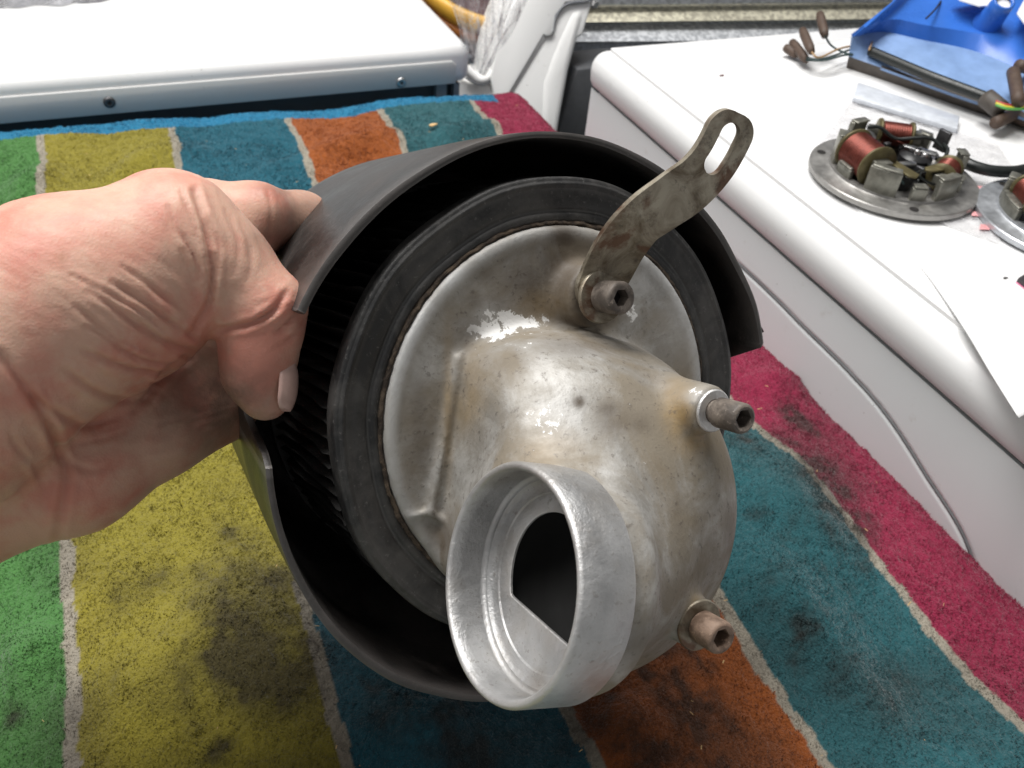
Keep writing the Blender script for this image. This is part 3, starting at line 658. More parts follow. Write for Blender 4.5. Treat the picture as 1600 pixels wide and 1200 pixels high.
# bent, slotted mounting bracket
def bracket():
    th = 1.7; Wd = 7.2
    P = np.array([loc_at(918, 487, 10), loc_at(930, 462, 10.2), loc_at(944, 434, 11), loc_at(968, 388, 16.5), loc_at(1000, 347, 22), loc_at(1042, 316, 25), loc_at(1085, 285, 27), loc_at(1120, 243, 29.5), loc_at(1153, 176, 33)])
    d = loc_at(1095, 312, 26)-loc_at(1030, 272, 26); W_ = d/np.linalg.norm(d)
    C = spline(P, 80); T = np.gradient(C, axis=0); T /= np.linalg.norm(T, axis=1)[:, None]
    s = np.concatenate([[0], np.cumsum(np.linalg.norm(np.diff(C, axis=0), axis=1))]); Ltot = s[-1]
    def pos(ss, x):
        c = np.array([np.interp(ss, s, C[:, i]) for i in range(3)]); t = np.array([np.interp(ss, s, T[:, i]) for i in range(3)]); t /= np.linalg.norm(t)
        w1 = W_-t*(W_@t); w1 /= np.linalg.norm(w1); nn = np.cross(w1, t); nn *= np.sign(nn[2]) or 1
        return c+w1*x, nn
    # outline rows across; slot near the end as a hole in the grid
    S0, S1 = Ltot-13.2, Ltot-5.4; sw = 2.9
    rows = np.unique(np.concatenate([np.linspace(0, Wd, 14)*0+np.linspace(0, Wd, 14), np.linspace(Wd, S0-sw, 40), np.linspace(S0-sw, S1+sw, 40), np.linspace(S1+sw, Ltot, 12)]))
    nxh = 7; V = []; idx = {}
    def add(ss, x, side):
        p, nn = pos(ss, x); V.append(p+nn*(th/2*side)); return len(V)-1
    def half(ss):
        if ss < Wd: return math.sqrt(max(Wd**2-(Wd-ss)**2, .2))
        e = Ltot-ss; rc = 5.5
        return Wd-(rc-math.sqrt(max(rc*rc-(rc-e)**2, 0)) if e < rc else 0)
    def slot(ss):
        if ss <= S0-sw or ss >= S1+sw: return 0.
        if ss < S0: return math.sqrt(max(sw**2-(S0-ss)**2, 0))
        if ss > S1: return math.sqrt(max(sw**2-(ss-S1)**2, 0))
        return sw
    Fc = []; grid = []
    for ss in rows:
        hw, sl = half(ss), slot(ss); row = {}
        for side in (1, -1):
            row[side] = ([add(ss, x, side) for x in np.linspace(-hw, -sl, nxh)], [add(ss, x, side) for x in np.linspace(sl, hw, nxh)])
        grid.append((row, sl))
    for k in range(len(rows)-1):
        (r0, s0), (r1, s1) = grid[k], grid[k+1]
        for hf in (0, 1):
            for i in range(nxh-1):
                Fc.append((r0[1][hf][i], r0[1][hf][i+1], r1[1][hf][i+1], r1[1][hf][i]))
                Fc.append((r0[-1][hf][i+1], r0[-1][hf][i], r1[-1][hf][i], r1[-1][hf][i+1]))
        for hf, i in ((0, 0), (1, nxh-1)):
            Fc.append((r0[1][hf][i], r1[1][hf][i], r1[-1][hf][i], r0[-1][hf][i]))
        if s0 > 0 or s1 > 0:
            for hf, i in ((0, nxh-1), (1, 0)): Fc.append((r0[1][hf][i], r0[-1][hf][i], r1[-1][hf][i], r1[1][hf][i]))
    for (r, sl), fl in ((grid[0], 0), (grid[-1], 1)):
        for hf in (0, 1):
            for i in range(nxh-1): Fc.append((r[1][hf][i], r[-1][hf][i], r[-1][hf][i+1], r[1][hf][i+1]))
    o = mk('mounting_bracket', Lm(np.array(V)), Fc, M['strip'], filt)
    bm = bmesh.new(); bm.from_mesh(o.data); bmesh.ops.remove_doubles(bm, verts=bm.verts[:], dist=2e-6); bmesh.ops.recalc_face_normals(bm, faces=bm.faces[:])
    bm.to_mesh(o.data); bm.free(); sharp(o, 40)
bracket()
cap_bolt((B1[0], B1[1], 11.2), 1.6, 8.3, M['boltsteel'], 4.3, ((0.0, 1.5, 7.2),))

# ------------------------------------------------------------------ the hand
def hand():
    caps = []   # (x, y, depth, r px) chains in photo direction, distance in metres, radius as seen
    def chain(*p): caps.append([(at(x, y, d), r*d/F_PX) for x, y, d, r in p])
    chain((-420, 760, .185, 215), (-130, 625, .190, 195), (110, 468, .198, 158), (262, 392, .206, 116))     # forearm, thumb metacarpal
    chain((120, 500, .200, 110), (222, 488, .206, 96))                                     # ball of the thumb
    chain((-420, 760, .225, 205), (-110, 735, .222, 172), (105, 712, .226, 122), (235, 655, .236, 92), (330, 625, .250, 74))   # heel of the palm
    chain((150, 560, .228, 120), (300, 560, .254, 92))                                     # hollow of the palm
    chain((275, 372, .207, 98), (345, 425, .209, 80), (404, 478, .2105, 66))              # proximal phalanx
    chain((405, 480, .2105, 68), (405, 545, .212, 55), (403, 585, .213, 49), (415, 620, .2135, 38))            # thumb tip
    chain((434, 484, .2105, 40), (438, 512, .2105, 32))                                     # knuckle pad
    chain((230, 380, .240, 80), (320, 340, .240, 55), (400, 341, .250, 51), (470, 348, .266, 46), (530, 380, .295, 37))         # index finger
    for w_, t0 in ((-52, 141), (-74, 143), (-94, 147)):                                   # fingers round the back of the shell
        pts = []
        for t in (174, 164, 154, t0):
            rr = 92; pts.append((L(-1.5+rr*math.cos(R_(t))-.085*w_, -4+rr*math.sin(R_(t))-.015*w_, w_), .0088 if t < 160 else .010))
        caps.append(pts)
    allp = np.array([p for c in caps for p, r in c]); lo = np.maximum(allp.min(0)-.05, [-.165, -.1, -.05]); hi = allp.max(0)+.025
    # stop the forearm well outside the picture
    h = .0007; n = np.ceil((hi-lo)/h).astype(int)
    G = [lo[i]+h*np.arange(n[i]) for i in range(3)]
    D = np.full(n, .05, np.float32)
    for ci, c in enumerate(caps):
        k = {0: .01, 1: .009, 2: .007, 3: .007, 4: .0055, 5: .0022, 6: .004, 7: .003}.get(ci, .005)
        ca = np.array([p for p, r in c]); mr = max(r for p, r in c)+.022
        a0 = np.maximum(((ca.min(0)-mr-lo)/h).astype(int), 0); a1 = np.minimum(((ca.max(0)+mr-lo)/h).astype(int)+1, n)
        if (a1 <= a0).any(): continue
        sl = tuple(slice(a0[i], a1[i]) for i in range(3))
        X, Y, Z = np.meshgrid(*[G[i][sl[i]].astype(np.float32) for i in range(3)], indexing='ij')
        dc = None
        for (pa, ra), (pb, rb) in zip(c[:-1], c[1:]):
            ab = pb-pa; t = np.clip(((X-pa[0])*ab[0]+(Y-pa[1])*ab[1]+(Z-pa[2])*ab[2])/(ab@ab), 0, 1)
            d = np.sqrt((X-pa[0]-t*ab[0])**2+(Y-pa[1]-t*ab[1])**2+(Z-pa[2]-t*ab[2])**2)-(ra+(rb-ra)*t)
            dc = d if dc is None else smin(dc, d, .004)
        D[sl] = smin(D[sl], dc, k)
    V, Q = surface_nets(D, lo, h)
    def relax(V, it):
        for _ in range(it):
            nb = np.zeros_like(V); ct = np.zeros(len(V))
            for e in range(4):
                for o_ in (1, -1): np.add.at(nb, Q[:, e], V[Q[:, (e+o_) % 4]]); np.add.at(ct, Q[:, e], 1)
            V = .5*V+.5*nb/ct[:, None]
        return V
    V = relax(V, 3)
    def normals(V):
        fn = np.cross(V[Q[:, 2]]-V[Q[:, 0]], V[Q[:, 3]]-V[Q[:, 1]]); vn = np.zeros_like(V)
        for e in range(4): np.add.at(vn, Q[:, e], fn)
        return vn/np.maximum(np.linalg.norm(vn, axis=1), 1e-12)[:, None]
    nv = normals(V); px, z = proj(V)
    facing = (nv*(CP-V)).sum(1) > 0; near = facing
    creases = [([(303, 300), (318, 345), (330, 400), (331, 440), (325, 478), (300, 520)], 1.7, 8), ([(262, 325), (280, 362), (300, 395), (318, 434)], .8, 6),
               ([(325, 342), (341, 391), (333, 456)], .7, 6), ([(283, 300), (300, 345), (315, 390)], .7, 5), ([(345, 515), (390, 507), (428, 485), (446, 459)], 1.6, 7),
               ([(428, 521), (445, 508), (462, 494)], .9, 4), ([(436, 540), (452, 530), (464, 520)], .6, 4),
               ([(140, 455), (217, 510), (271, 540), (309, 545)], 1.0, 7), ([(175, 440), (244, 488), (303, 528)], .8, 6), ([(130, 548), (206, 577), (268, 582)], 1.0, 7),
               ([(135, 510), (217, 559), (274, 570)], .8, 6), ([(98, 578), (163, 618), (232, 626)], 1.0, 8), ([(190, 415), (255, 462), (303, 500)], .6, 6),
               ([(54, 624), (125, 664), (185, 652)], 1.0, 9), ([(120, 480), (180, 528), (250, 556)], .6, 6), ([(210, 640), (236, 612), (258, 585), (300, 552)], 1.6, 9),
               ([(0, 553), (32, 597), (70, 651), (89, 694), (103, 737), (97, 786), (89, 840)], 1.6, 10), ([(418, 296), (424, 330), (420, 372)], .35, 5), ([(110, 430), (190, 470), (250, 505)], .5, 6),
               ([(352, 330), (372, 380), (365, 430)], .35, 6), ([(375, 350), (392, 395), (388, 440)], .3, 6), ([(60, 700), (140, 735), (190, 720)], .5, 8), ([(20, 690), (60, 740), (70, 800)], .5, 8),
               ([(235, 520), (275, 552), (300, 560)], .5, 4), ([(220, 590), (245, 598), (262, 592)], .6, 5)]
    disp = np.zeros(len(V)); cr = np.zeros(len(V))
    for pts, dep, wd in creases:
        P = spline(np.array(pts, float), 30)[:, :2]; best = np.full(len(V), 1e9); tt = np.zeros(len(V))
        for k, (a, b) in enumerate(zip(P[:-1], P[1:])):
            ab = b-a; t = np.clip(((px-a)@ab)/(ab@ab), 0, 1); d = ((px-a-t[:, None]*ab)**2).sum(1)
            m = d < best; best[m] = d[m]; tt[m] = (k+t[m])/(len(P)-1)
        fade = np.sin(np.pi*np.clip(tt*.92+.04, 0, 1))**.5
        wd = wd*.68; d = np.sqrt(best)+(vnoise(px, 1/17., 77)-.5)*2.2; g = np.exp(-(d/wd)**2)*fade
        disp += near*(-dep*1e-3*g+.38e-3*dep*np.exp(-((d-wd*2.1)/(wd*1.2))**2)*fade); cr = np.maximum(cr, near*g*min(1, dep))
    # fine skin relief
    disp += 1.2e-4*(vnoise(V, 260, 3)-.5)+5e-4*(vnoise(V, 70, 4)-.5)
    # tendon swell on index knuckle side and folds of slack skin on the ball of the thumb
    def foldn(dx, dy, along, across, seed):
        q = np.stack([(px[:, 0]*dx+px[:, 1]*dy)/along, (-px[:, 0]*dy+px[:, 1]*dx)/across], 1)+(vnoise(px, 1/45., seed+5)[:, None]-.5)*.9
        return 1-np.abs(vnoise(q, 1., seed)*2-1)*2
    def spotm(x, y, rx, ry): return np.exp(-(((px[:, 0]-x)/rx)**2+((px[:, 1]-y)/ry)**2))*facing
    fine = spotm(215, 510, 130, 95)*(foldn(.80, .60, 70, 10, 31)*.26e-3+foldn(.72, .69, 45, 6, 38)*.14e-3)+spotm(300, 370, 55, 80)*foldn(.35, .94, 55, 9, 32)*.24e-3
    fine += spotm(440, 500, 45, 45)*foldn(.85, -.52, 40, 8, 33)*.26e-3+spotm(380, 420, 60, 70)*foldn(.45, .89, 45, 7, 34)*.14e-3
    fine += spotm(60, 690, 110, 130)*foldn(.5, .86, 60, 16, 35)*.30e-3+spotm(120, 400, 170, 110)*foldn(.9, .44, 60, 9, 36)*.10e-3+spotm(230, 680, 130, 70)*foldn(.95, -.3, 60, 12, 37)*.22e-3
    V = V+nv*(.72*disp+1.0*fine)[:, None]
    root = thing('person', 'bare hand and wrist gripping the black filter shell, thumb hooked over its rim', 'person', tuple(at(200, 560, .21)))
    o = mk('hand', V, Q, M['skin'], root)
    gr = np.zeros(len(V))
    for x, y, rx, ry, a in [(440, 296, 60, 16, .6), (475, 330, 40, 45, .65), (430, 372, 50, 22, .6), (350, 625, 85, 75, .95), (280, 650, 80, 60, .6), (300, 600, 60, 40, .6), (425, 650, 35, 16, .5), (465, 500, 14, 40, .3), (330, 620, 50, 60, .3), (450, 610, 10, 50, .35)]:  # finger grime; the palm hollow blobs paint in its shade
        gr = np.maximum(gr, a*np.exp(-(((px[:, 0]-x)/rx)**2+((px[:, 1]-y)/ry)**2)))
    sp = .55*np.exp(-(((px[:, 0]-97)/9)**2+((px[:, 1]-402)/11)**2))*facing
    sp = np.maximum(sp, .25*np.exp(-(((px[:, 0]-25)/14)**2+((px[:, 1]-365)/9)**2)))
    for nm, arr in (('grime_and_shade', gr), ('crease', cr), ('spot', sp)):
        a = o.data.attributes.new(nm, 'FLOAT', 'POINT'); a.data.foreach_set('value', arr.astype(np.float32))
    # thumb nail: a curved plate let into the tip, seen edge on
    c0 = at(451, 602, .2108); up = at(455, 560, .212)-at(450, 640, .212); up /= np.linalg.norm(up)
    out = CR*.95-CF*.26; out -= up*(out@up); out /= np.linalg.norm(out); sd = np.cross(up, out)
    NVt = []; nu, nw = 14, 12
    for a in np.linspace(-1, 1, nu):
        for b in np.linspace(-1, 1, nw):
            rr = (1-abs(a)**3.2*.92)**.5; x = b*.0044*rr; y = a*.0064
            NVt.append(c0+sd*x+up*y+out*(.0017-.0016*b*b-.0008*a*a))
    Fn = [(i*nw+j, i*nw+j+1, (i+1)*nw+j+1, (i+1)*nw+j) for i in range(nu-1) for j in range(nw-1)]
    nl = mk('thumbnail', NVt, Fn, M['nail'], root)
    bm = bmesh.new(); bm.from_mesh(nl.data); bmesh.ops.recalc_face_normals(bm, faces=bm.faces[:]); bmesh.ops.solidify(bm, geom=bm.faces[:], thickness=.0006); bm.to_mesh(nl.data); bm.free()
hand()

# ------------------------------------------------------------------ left white appliance with screwed apron
def left_machine():
    y0, top, bot = .740, .034, -.001
    t = thing('washing_machine', 'white enamelled appliance top with screwed front apron, standing beyond the towel', 'appliance', (-.3, 1.0, -.5))
    V, Fc = boxv((-1.1, y0, bot), (.294, 1.9, top)); lid = bevel(mk('lid', V, Fc, M['white'], t), .0095, 5)
    # apron plate standing proud of the lid front
    a = [on(-700, 192, 1, y0-.0016), on(716, 99, 1, y0-.0016), on(722, 104, 1, y0-.0016), on(722, 131, 1, y0-.0016), on(-700, 232, 1, y0-.0016)]
    z0, z1, xr = .0005, .0215, .279
    pts = [(-1.1, y0-.0018, z0), (xr, y0-.0018, z0), (xr, y0-.0018, z1-.004), (xr-.004, y0-.0018, z1), (-1.1, y0-.0018, z1)]
    V, Fc = extrude(pts, np.array([0, .0022, 0])); ap = bevel(mk('apron', V, Fc, M['apron'], t), .0007, 2)
    for px_, py_, mt, nm in ((171, 160, M['darksteel'], 'screw'), (627, 129, M['steel'], 'screw')):
        p = on(px_, py_, 1, y0-.002); ax = frame((0, -1, 0))
        V, Fc = lathe([(.0001, .0006), (.0011, .0006), (.0012, .0017), (.0032, .0016), (.0044, .0009), (.0047, 0)], 24, p, ax)
        s = mk(nm, V, Fc, mt, ap); V, Fc = join([boxv(p+np.array([-.0018, -.0019, -.0003]), p+np.array([.0018, -.0012, .0003])), boxv(p+np.array([-.0003, -.00195, -.0018]), p+np.array([.0003, -.00125, .0018]))])
        mk('cross_slot', V, Fc, M['socket'], s, smooth=False)
    V, Fc = boxv((-1.1, y0+.012, -.5), (.285, 1.85, bot-.0005)); mk('body', V, Fc, M['darkgap'], t, smooth=False)
    V, Fc = boxv((-1.1, y0+.006, -.036), (.13, y0+.011, -.018)); mk('grey_rail', V, Fc, M['greygap'], t, smooth=False)
    V, Fc = boxv((.262, y0+.004, -.060), (.272, y0+.0115, bot-.0007)); mk('corner_bracket', V, Fc, M['greygap'], t, smooth=False)
    V, Fc = boxv((.279, y0+.003, -.060), (.2845, y0+.0115, bot-.0007)); mk('corner_bracket', V, Fc, M['greygap'], t, smooth=False)
left_machine()

# crumpled grey bag on the left lid
def crumple(name, cx, cy, z, rx, ry, hh, mat, seed, n=60):
    u_ = np.linspace(-1, 1, n); X, Y = np.meshgrid(u_, u_, indexing='ij'); P = np.stack([X.ravel(), Y.ravel()], 1)
    r = np.sqrt((P**2).sum(1)); f = np.clip(1-r**2, 0, 1)
    nz = np.abs(vnoise(P, 2.3, seed)-.5)*2; nz2 = np.abs(vnoise(P, 5.5, seed+1)-.5)*2
    Zz = hh*f**.5*(.35+.8*nz+.4*nz2)
    sc = np.minimum(1, 1/np.maximum(r, 1e-6))
    V = np.stack([cx+P[:, 0]*sc*rx*(1+.12*(nz-.5)), cy+P[:, 1]*sc*ry*(1+.15*(nz2-.5)), z+.001+Zz], 1)
    i = np.arange(n*n).reshape(n, n)
    return mk(name, V, np.stack([i[:-1, :-1].ravel(), i[1:, :-1].ravel(), i[1:, 1:].ravel(), i[:-1, 1:].ravel()], 1), mat)
p = on(60, -20, 2, .035)
tag(crumple('plastic_bag', p[0], p[1]+.02, .034, .105, .075, .03, M['greyfilm'], 5), 'crumpled grey plastic bag lying on the white appliance top', 'plastic bag')

# ------------------------------------------------------------------ right white appliance
def right_machine():
    x0, zb, top, yf = .325, .0635, .092, .575
    t = thing('chest_freezer', 'white enamelled appliance with curved groove in its side, carrying the stator plates', 'appliance', (.8, .2, -.5))
    # lid with a soft rolled edge: rounded plan, rolled profile
    prof = [(.004, zb), (.0004, zb+.0002), (-.0004, zb+.0008), (-.0020, zb+.004), (-.0026, zb+.011)]
    for a in np.linspace(.1, math.pi/2, 10): prof.append((-.0026+.0105*(1-math.cos(a)), zb+.012+(top-.0035-zb-.012)*math.sin(a)))
    prof += [(.0145, top-.0020), (.023, top-.0008), (.032, top-.0002), (.042, top)]
    rc = .012; x1, yn = 1.5, -.6
    def ring(ins):
        P = []; q = max(rc-ins, .002)
        for cx, cy, a0 in ((x0+rc, yf-rc, math.pi/2), (x0+rc, yn+rc, math.pi), (x1-rc, yn+rc, 1.5*math.pi), (x1-rc, yf-rc, 0)):
            for a in np.linspace(a0, a0+math.pi/2, 8): P.append((cx+q*math.cos(a), cy+q*math.sin(a)))
        return P
    V = []; Fc = []; n = 32
    for ins, z in prof: V += [(x, y, z) for x, y in ring(ins)]
    for k in range(len(prof)-1):
        for i in range(n): Fc.append((k*n+i, k*n+(i+1) % n, (k+1)*n+(i+1) % n, (k+1)*n+i))
    m = len(prof)-1; Fc.append(tuple(m*n+i for i in range(n))); Fc.append(tuple(range(n))[::-1])
    lid = mk('lid', V, Fc, M['white'], t); sharp(lid, 40)
    V, Fc = boxv((x0+.003, yn+.03, zb-.0022), (x1, yf-.004, zb-.0003)); mk('lid_gasket', V, Fc, M['groove'], t, smooth=False)
    # side panel with a recessed curved groove: grid pushed in along the groove
    gp = spline([on(a, b, 0, x0)[1:] for a, b in ((1130, 395), (1185, 445), (1250, 510), (1330, 590), (1385, 655), (1440, 740), (1510, 860))]+[(.120, -.03), (.105, -.10)], 70)
    ys = np.linspace(yn+.02, yf-.006, 620); zs = np.concatenate([np.linspace(-.5, -.12, 6), np.linspace(-.115, zb-.0024, 130)])
    Yg, Zg = np.meshgrid(ys, zs, indexing='ij'); P = np.stack([Yg.ravel(), Zg.ravel()], 1); d = np.full(len(P), 1e9)
    for a, b in zip(gp[:-1], gp[1:]):
        ab = b-a; tt = np.clip(((P-a)@ab)/(ab@ab), 0, 1); d = np.minimum(d, ((P-a-tt[:, None]*ab)**2).sum(1))
    d = np.sqrt(d); dep = .0012*np.exp(-(d/.0014)**4)
    edge = .004*np.clip((P[:, 1]-(zb-.006))/.0036, 0, 1)**2*0
    V = np.stack([np.full(len(P), x0+.0012)+dep+edge, P[:, 0], P[:, 1]], 1); i = np.arange(len(P)).reshape(len(ys), len(zs))
    mk('side_panel', V, np.stack([i[:-1, :-1].ravel(), i[:-1, 1:].ravel(), i[1:, 1:].ravel(), i[1:, :-1].ravel()], 1), M['panel'], t)
    sp = [np.array([x0+.0022, a, b]) for a, b in gp]; V, Fc = tube(sp, .0011, 8); mk('groove_gasket', V, Fc, M['groove'], t)
    V, Fc = boxv((x0+.008, yn+.03, -.5), (x1, yf-.0065, zb-.0024)); mk('cabinet', V, Fc, M['panel'], t, smooth=False)
right_machine()
LT = .092   # top of the right lid

# ------------------------------------------------------------------ white moulded machine end behind the towel
def console():
    t = thing('moulded_cabinet', 'white moulded plastic machine end with diagonal seam, between the two white appliances', 'appliance', (.35, .80, -.4))
    yb = .775; nl_ = np.array([0, -.93, .37]); nl_ /= np.linalg.norm(nl_)
    def lean(x, y, ax, yy):
        r_ = ray(x, y); p0 = np.array([0, yy, -.06]); return CP+r_*(((p0-CP)@nl_)/(r_@nl_))
    def poly(pts, y, d, name, mat, bev=.003, par=t):
        V, Fc = extrude([lean(a, b, 1, y) for a, b in pts], np.array([0, d, 0])); o = mk(name, V, Fc, mat, par, smooth=False)
        return bevel(o, bev, 3) if bev else o
    poly([(838, -60), (800, 10), (782, 55), (771, 100), (768, 125), (776, 160), (778, 230), (800, 230), (792, 152), (850, 54), (853, 57), (861, 56), (866, 48), (868, 24), (884, 4), (925, -2), (925, -60)], yb, .05, 'front_panel', M['wplastic'], .0025)
    poly([(851, 58), (793, 154), (800, 260), (862, 260), (868, 200), (885, 120), (900, 66), (904, 58), (911, 56), (926, 4), (884, 7), (870, 26), (868, 50), (862, 59)], yb+.004, .06, 'side_body', M['wplastic'], .004)
    poly([(846, 130), (842, 260), (868, 260), (878, 190), (893, 110), (908, 56), (921, 10), (893, 14), (872, 60), (860, 90)], yb+.0015, .05, 'raised_flank', M['wplastic'], .012)
    poly([(690, 120), (735, 132), (775, 126), (778, 250), (690, 250)], yb+.01, .05, 'lower_panel', M['wplastic'], .003)
    pth = spline([lean(a, b, 1, yb+.006) for a, b in ((722, 104), (735, 116), (748, 125), (762, 122), (770, 112))], 20); V, Fc = tube(pth, .0042, 10); mk('rolled_edge', V, Fc, M['wplastic'], t)
    pth = spline([lean(a, b, 1, yb+.004) for a, b in ((728, 121), (740, 129), (750, 132), (762, 129), (768, 120))], 20); V, Fc = tube(pth, .0012, 8); mk('edge_shadow_line', V, Fc, M['greygap'], t)  # grey tube drawn as the shadow line under the rolled edge
    pth = spline([lean(a, b, 1, yb+.001) for a, b in ((864, 52), (867, 30), (876, 14), (890, 5), (922, 1))], 20); V, Fc = tube(pth, .0012, 8); mk('cap_gasket', V, Fc, M['greygap'], t)
    pth = [lean(a, b, 1, yb+.002) for a, b in ((851, 56), (792, 153))]; V, Fc = tube(np.linspace(pth[0], pth[1], 6), .0007, 6); mk('diagonal_seam', V, Fc, M['seam'], t)
    pth = [lean(a, b, 1, yb+.0085) for a, b in ((768, 118), (778, 152))]; V, Fc = tube(np.linspace(pth[0], pth[1], 6), .0008, 6); mk('corner_seam', V, Fc, M['seam'], t)
console()
# dark steel post between the cabinets
V, Fc = extrude([on(a, b, 1, .80) for a, b in ((866, 262), (874, 200), (902, 108), (985, 100), (985, 260))], np.array([0, .05, 0]))
tag(bevel(mk('steel_post', V, Fc, M['post'], smooth=False), .002), 'dark painted steel upright in the gap beside the white lid corner', 'post')

# galvanised rail behind the right appliance
def rail():
    t = thing('wall_rail', 'folded galvanised steel rail running behind the right white appliance', 'steel rail', (.8, .9, -.05))
    def strip(pa, y_off, name, mat, top, bot, d=.01, tilt=0.):
        A = [on(880, top[0], 1, .905+y_off), on(1700, top[1], 1, .905+y_off), on(1700, bot[1], 1, .905+y_off-tilt), on(880, bot[0], 1, .905+y_off-tilt)]
        V, Fc = extrude(A, np.array([0, d, 0])); bevel(mk(name, V, Fc, mat, t, smooth=False), .0022, 3)
    strip(0, .000, 'top_flange', M['galvd'], (-60, -66), (10, 0))
    strip(0, .010, 'upper_web', M['galvy'], (12, 4), (36, 27), tilt=.022)
    strip(0, .004, 'fold', M['galvd'], (37, 28), (44, 35))
    strip(0, .0, 'lower_web', M['galv'], (41, 34), (66, 62), tilt=.026)
    strip(0, .006, 'bottom_flange', M['galvd'], (66, 63), (120, 120))
    p = on(929, 6, 1, .818); V, Fc = lathe([(.0001, .004), (.003, .004), (.005, .002), (.0055, 0)], 6, p, frame((0, -1, 0))); sharp(mk('rivet', V, Fc, M['steel'], t))
rail()

# yellow bowl behind the bag, and the clear bag
def bowl():
    t = thing('yellow_bowl', 'yellow plastic basin rim behind the clear bag, orange underneath', 'basin', tuple(on(800, -20, 1, .93)))
    c = on(772, -40, 1, .93); ax = frame((.03, -.35, 1))
    for nm, pr, mt in (('rim', [(.118, .004), (.121, .008), (.128, .008), (.132, .003), (.131, -.004), (.124, -.014), (.118, -.012)], M['yellow']), ('band', [(.121, -.015), (.1265, -.016), (.126, -.026), (.116, -.026)], M['orange']), ('bowl_wall', [(.118, -.026), (.122, -.026), (.105, -.075), (.05, -.09), (.001, -.09)], M['maroon'])):
        V, Fc = lathe([(a*.72, b) for a, b in pr], 80, c, ax, nm != 'bowl_wall'); mk(nm, V, Fc, mt, t)
bowl()
def clear_bag():
    y = .745; n, m_ = 70, 60; V = []
    left = spline([on(a, b, 1, y) for a, b in ((686, -40), (708, 25), (724, 80), (738, 108))], m_)[:m_]; right = spline([on(a, b, 1, y) for a, b in ((842, -40), (808, 30), (775, 85), (757, 118))], m_)[:m_]
    m_ = min(len(left), len(right))
    for i in range(m_):
        for j in range(n):
            q = j/(n-1); p = left[i]*(1-q)+right[i]*q
            z = .010*math.sin(q*math.pi)+.004*math.sin(q*19+1.5*math.sin(i*.11)+.4)+.003*math.sin(q*43+i*.05)+.0015*math.sin(q*71-i*.2)
            V.append(p+np.array([0, -z*(.4+.6*min(1, (m_-i)/20)), 0]))
    i = np.arange(m_*n).reshape(m_, n)
    o = mk('clear_bag', np.array(V), np.stack([i[:-1, :-1].ravel(), i[1:, :-1].ravel(), i[1:, 1:].ravel(), i[:-1, 1:].ravel()], 1), M['film'])
    tag(o, 'clear crinkled plastic bag hanging at the corner of the left white appliance', 'plastic bag')
clear_bag()

# ------------------------------------------------------------------ paper sheet, resealable bag on the right lid
def pl(x, y, z=LT): return on(x, y, 2, z)
def sheet():
    top = [pl(1066, 108, LT+.0004), pl(1200, 210, LT+.0004), pl(1330, 318, LT+.0004), pl(1412, 392, LT+.0006), pl(1450, 430, LT+.0012), pl(1505, 510, LT+.003), pl(1550, 585, LT+.005), pl(1592, 652, LT+.0065)]
    E_ = spline(top, 60); V = []; far = np.array([.23, .04, 0])
    for i, p in enumerate(E_):
        for q in np.linspace(0, 1, 12):
            v = p+far*q; v[2] = LT+.0004+(p[2]-LT-.0004)*(1-q)**2; V.append(v)
    m_, n = len(E_), 12; i = np.arange(m_*n).reshape(m_, n); Fq = np.stack([i[:-1, :-1].ravel(), i[1:, :-1].ravel(), i[1:, 1:].ravel(), i[:-1, 1:].ravel()], 1)
    o = mk('paper_sheet', np.array(V), Fq, M['paper'])
    bm = bmesh.new(); bm.from_mesh(o.data); bmesh.ops.recalc_face_normals(bm, faces=bm.faces[:]); bmesh.ops.solidify(bm, geom=bm.faces[:], thickness=-.0007); bm.to_mesh(o.data); bm.free()
    tag(o, 'large white sheet lying under the stator plates with one corner lifting', 'paper')
sheet()
ST = LT+.0012
def zipbag():
    t = thing('resealable_bag', 'clear resealable bag with white slider strip, lying flat under the stator plate', 'plastic bag', tuple(pl(1400, 170)))
    z = ST+.0006
    q = [pl(1334, 150, z), pl(1278, 226, z), pl(1335, 300, z), pl(1560, 380, z), pl(1610, 300, z), pl(1560, 225, z), pl(1500, 205, z)]
    c = sum(q)/len(q); V = [c]; n = len(q); Fc = []
    pts = []
    for i in range(n):
        for s in np.linspace(0, 1, 10)[:-1]: pts.append(q[i]*(1-s)+q[(i+1) % n]*s)
    m_ = len(pts); V = []; K = 12
    for k in range(K+1):
        for i in range(m_):
            v = c+(pts[i]-c)*(k/K); v[2] = z+.0008*abs(math.sin(v[0]*170+v[1]*90))*(k/K) if 0 < k < K else z; V.append(v)
    Fc = [(k*m_+i, k*m_+(i+1) % m_, (k+1)*m_+(i+1) % m_, (k+1)*m_+i) for k in range(K) for i in range(m_)]
    mk('film', V, Fc, M['bagfilm'], t)
    a, b, cc, d = pl(1341, 128, z+.004), pl(1500, 181, z+.004), pl(1497, 201, z+.004), pl(1333, 151, z+.004)
    V, Fc = extrude([a, b, cc, d], np.array([0, 0, -.0035])); bevel(mk('slider_strip', V, Fc, M['strip_plastic'], t), .0008)
    for (x, y, w_, h_) in ((1522, 290, 24, 5), (1525, 296, 22, 3), (1530, 302, 20, 3), (1528, 310, 14, 5), (1532, 350, 16, 9), (1520, 330, 14, 8)):
        p = [pl(x, y, z+.0012), pl(x+w_, y+1, z+.0012), pl(x+w_-2, y+h_, z+.0012), pl(x-2, y+h_-1, z+.0012)]
        mk('red_print', p, [(0, 1, 2, 3)], M['redprint'], t, smooth=False)
zipbag()

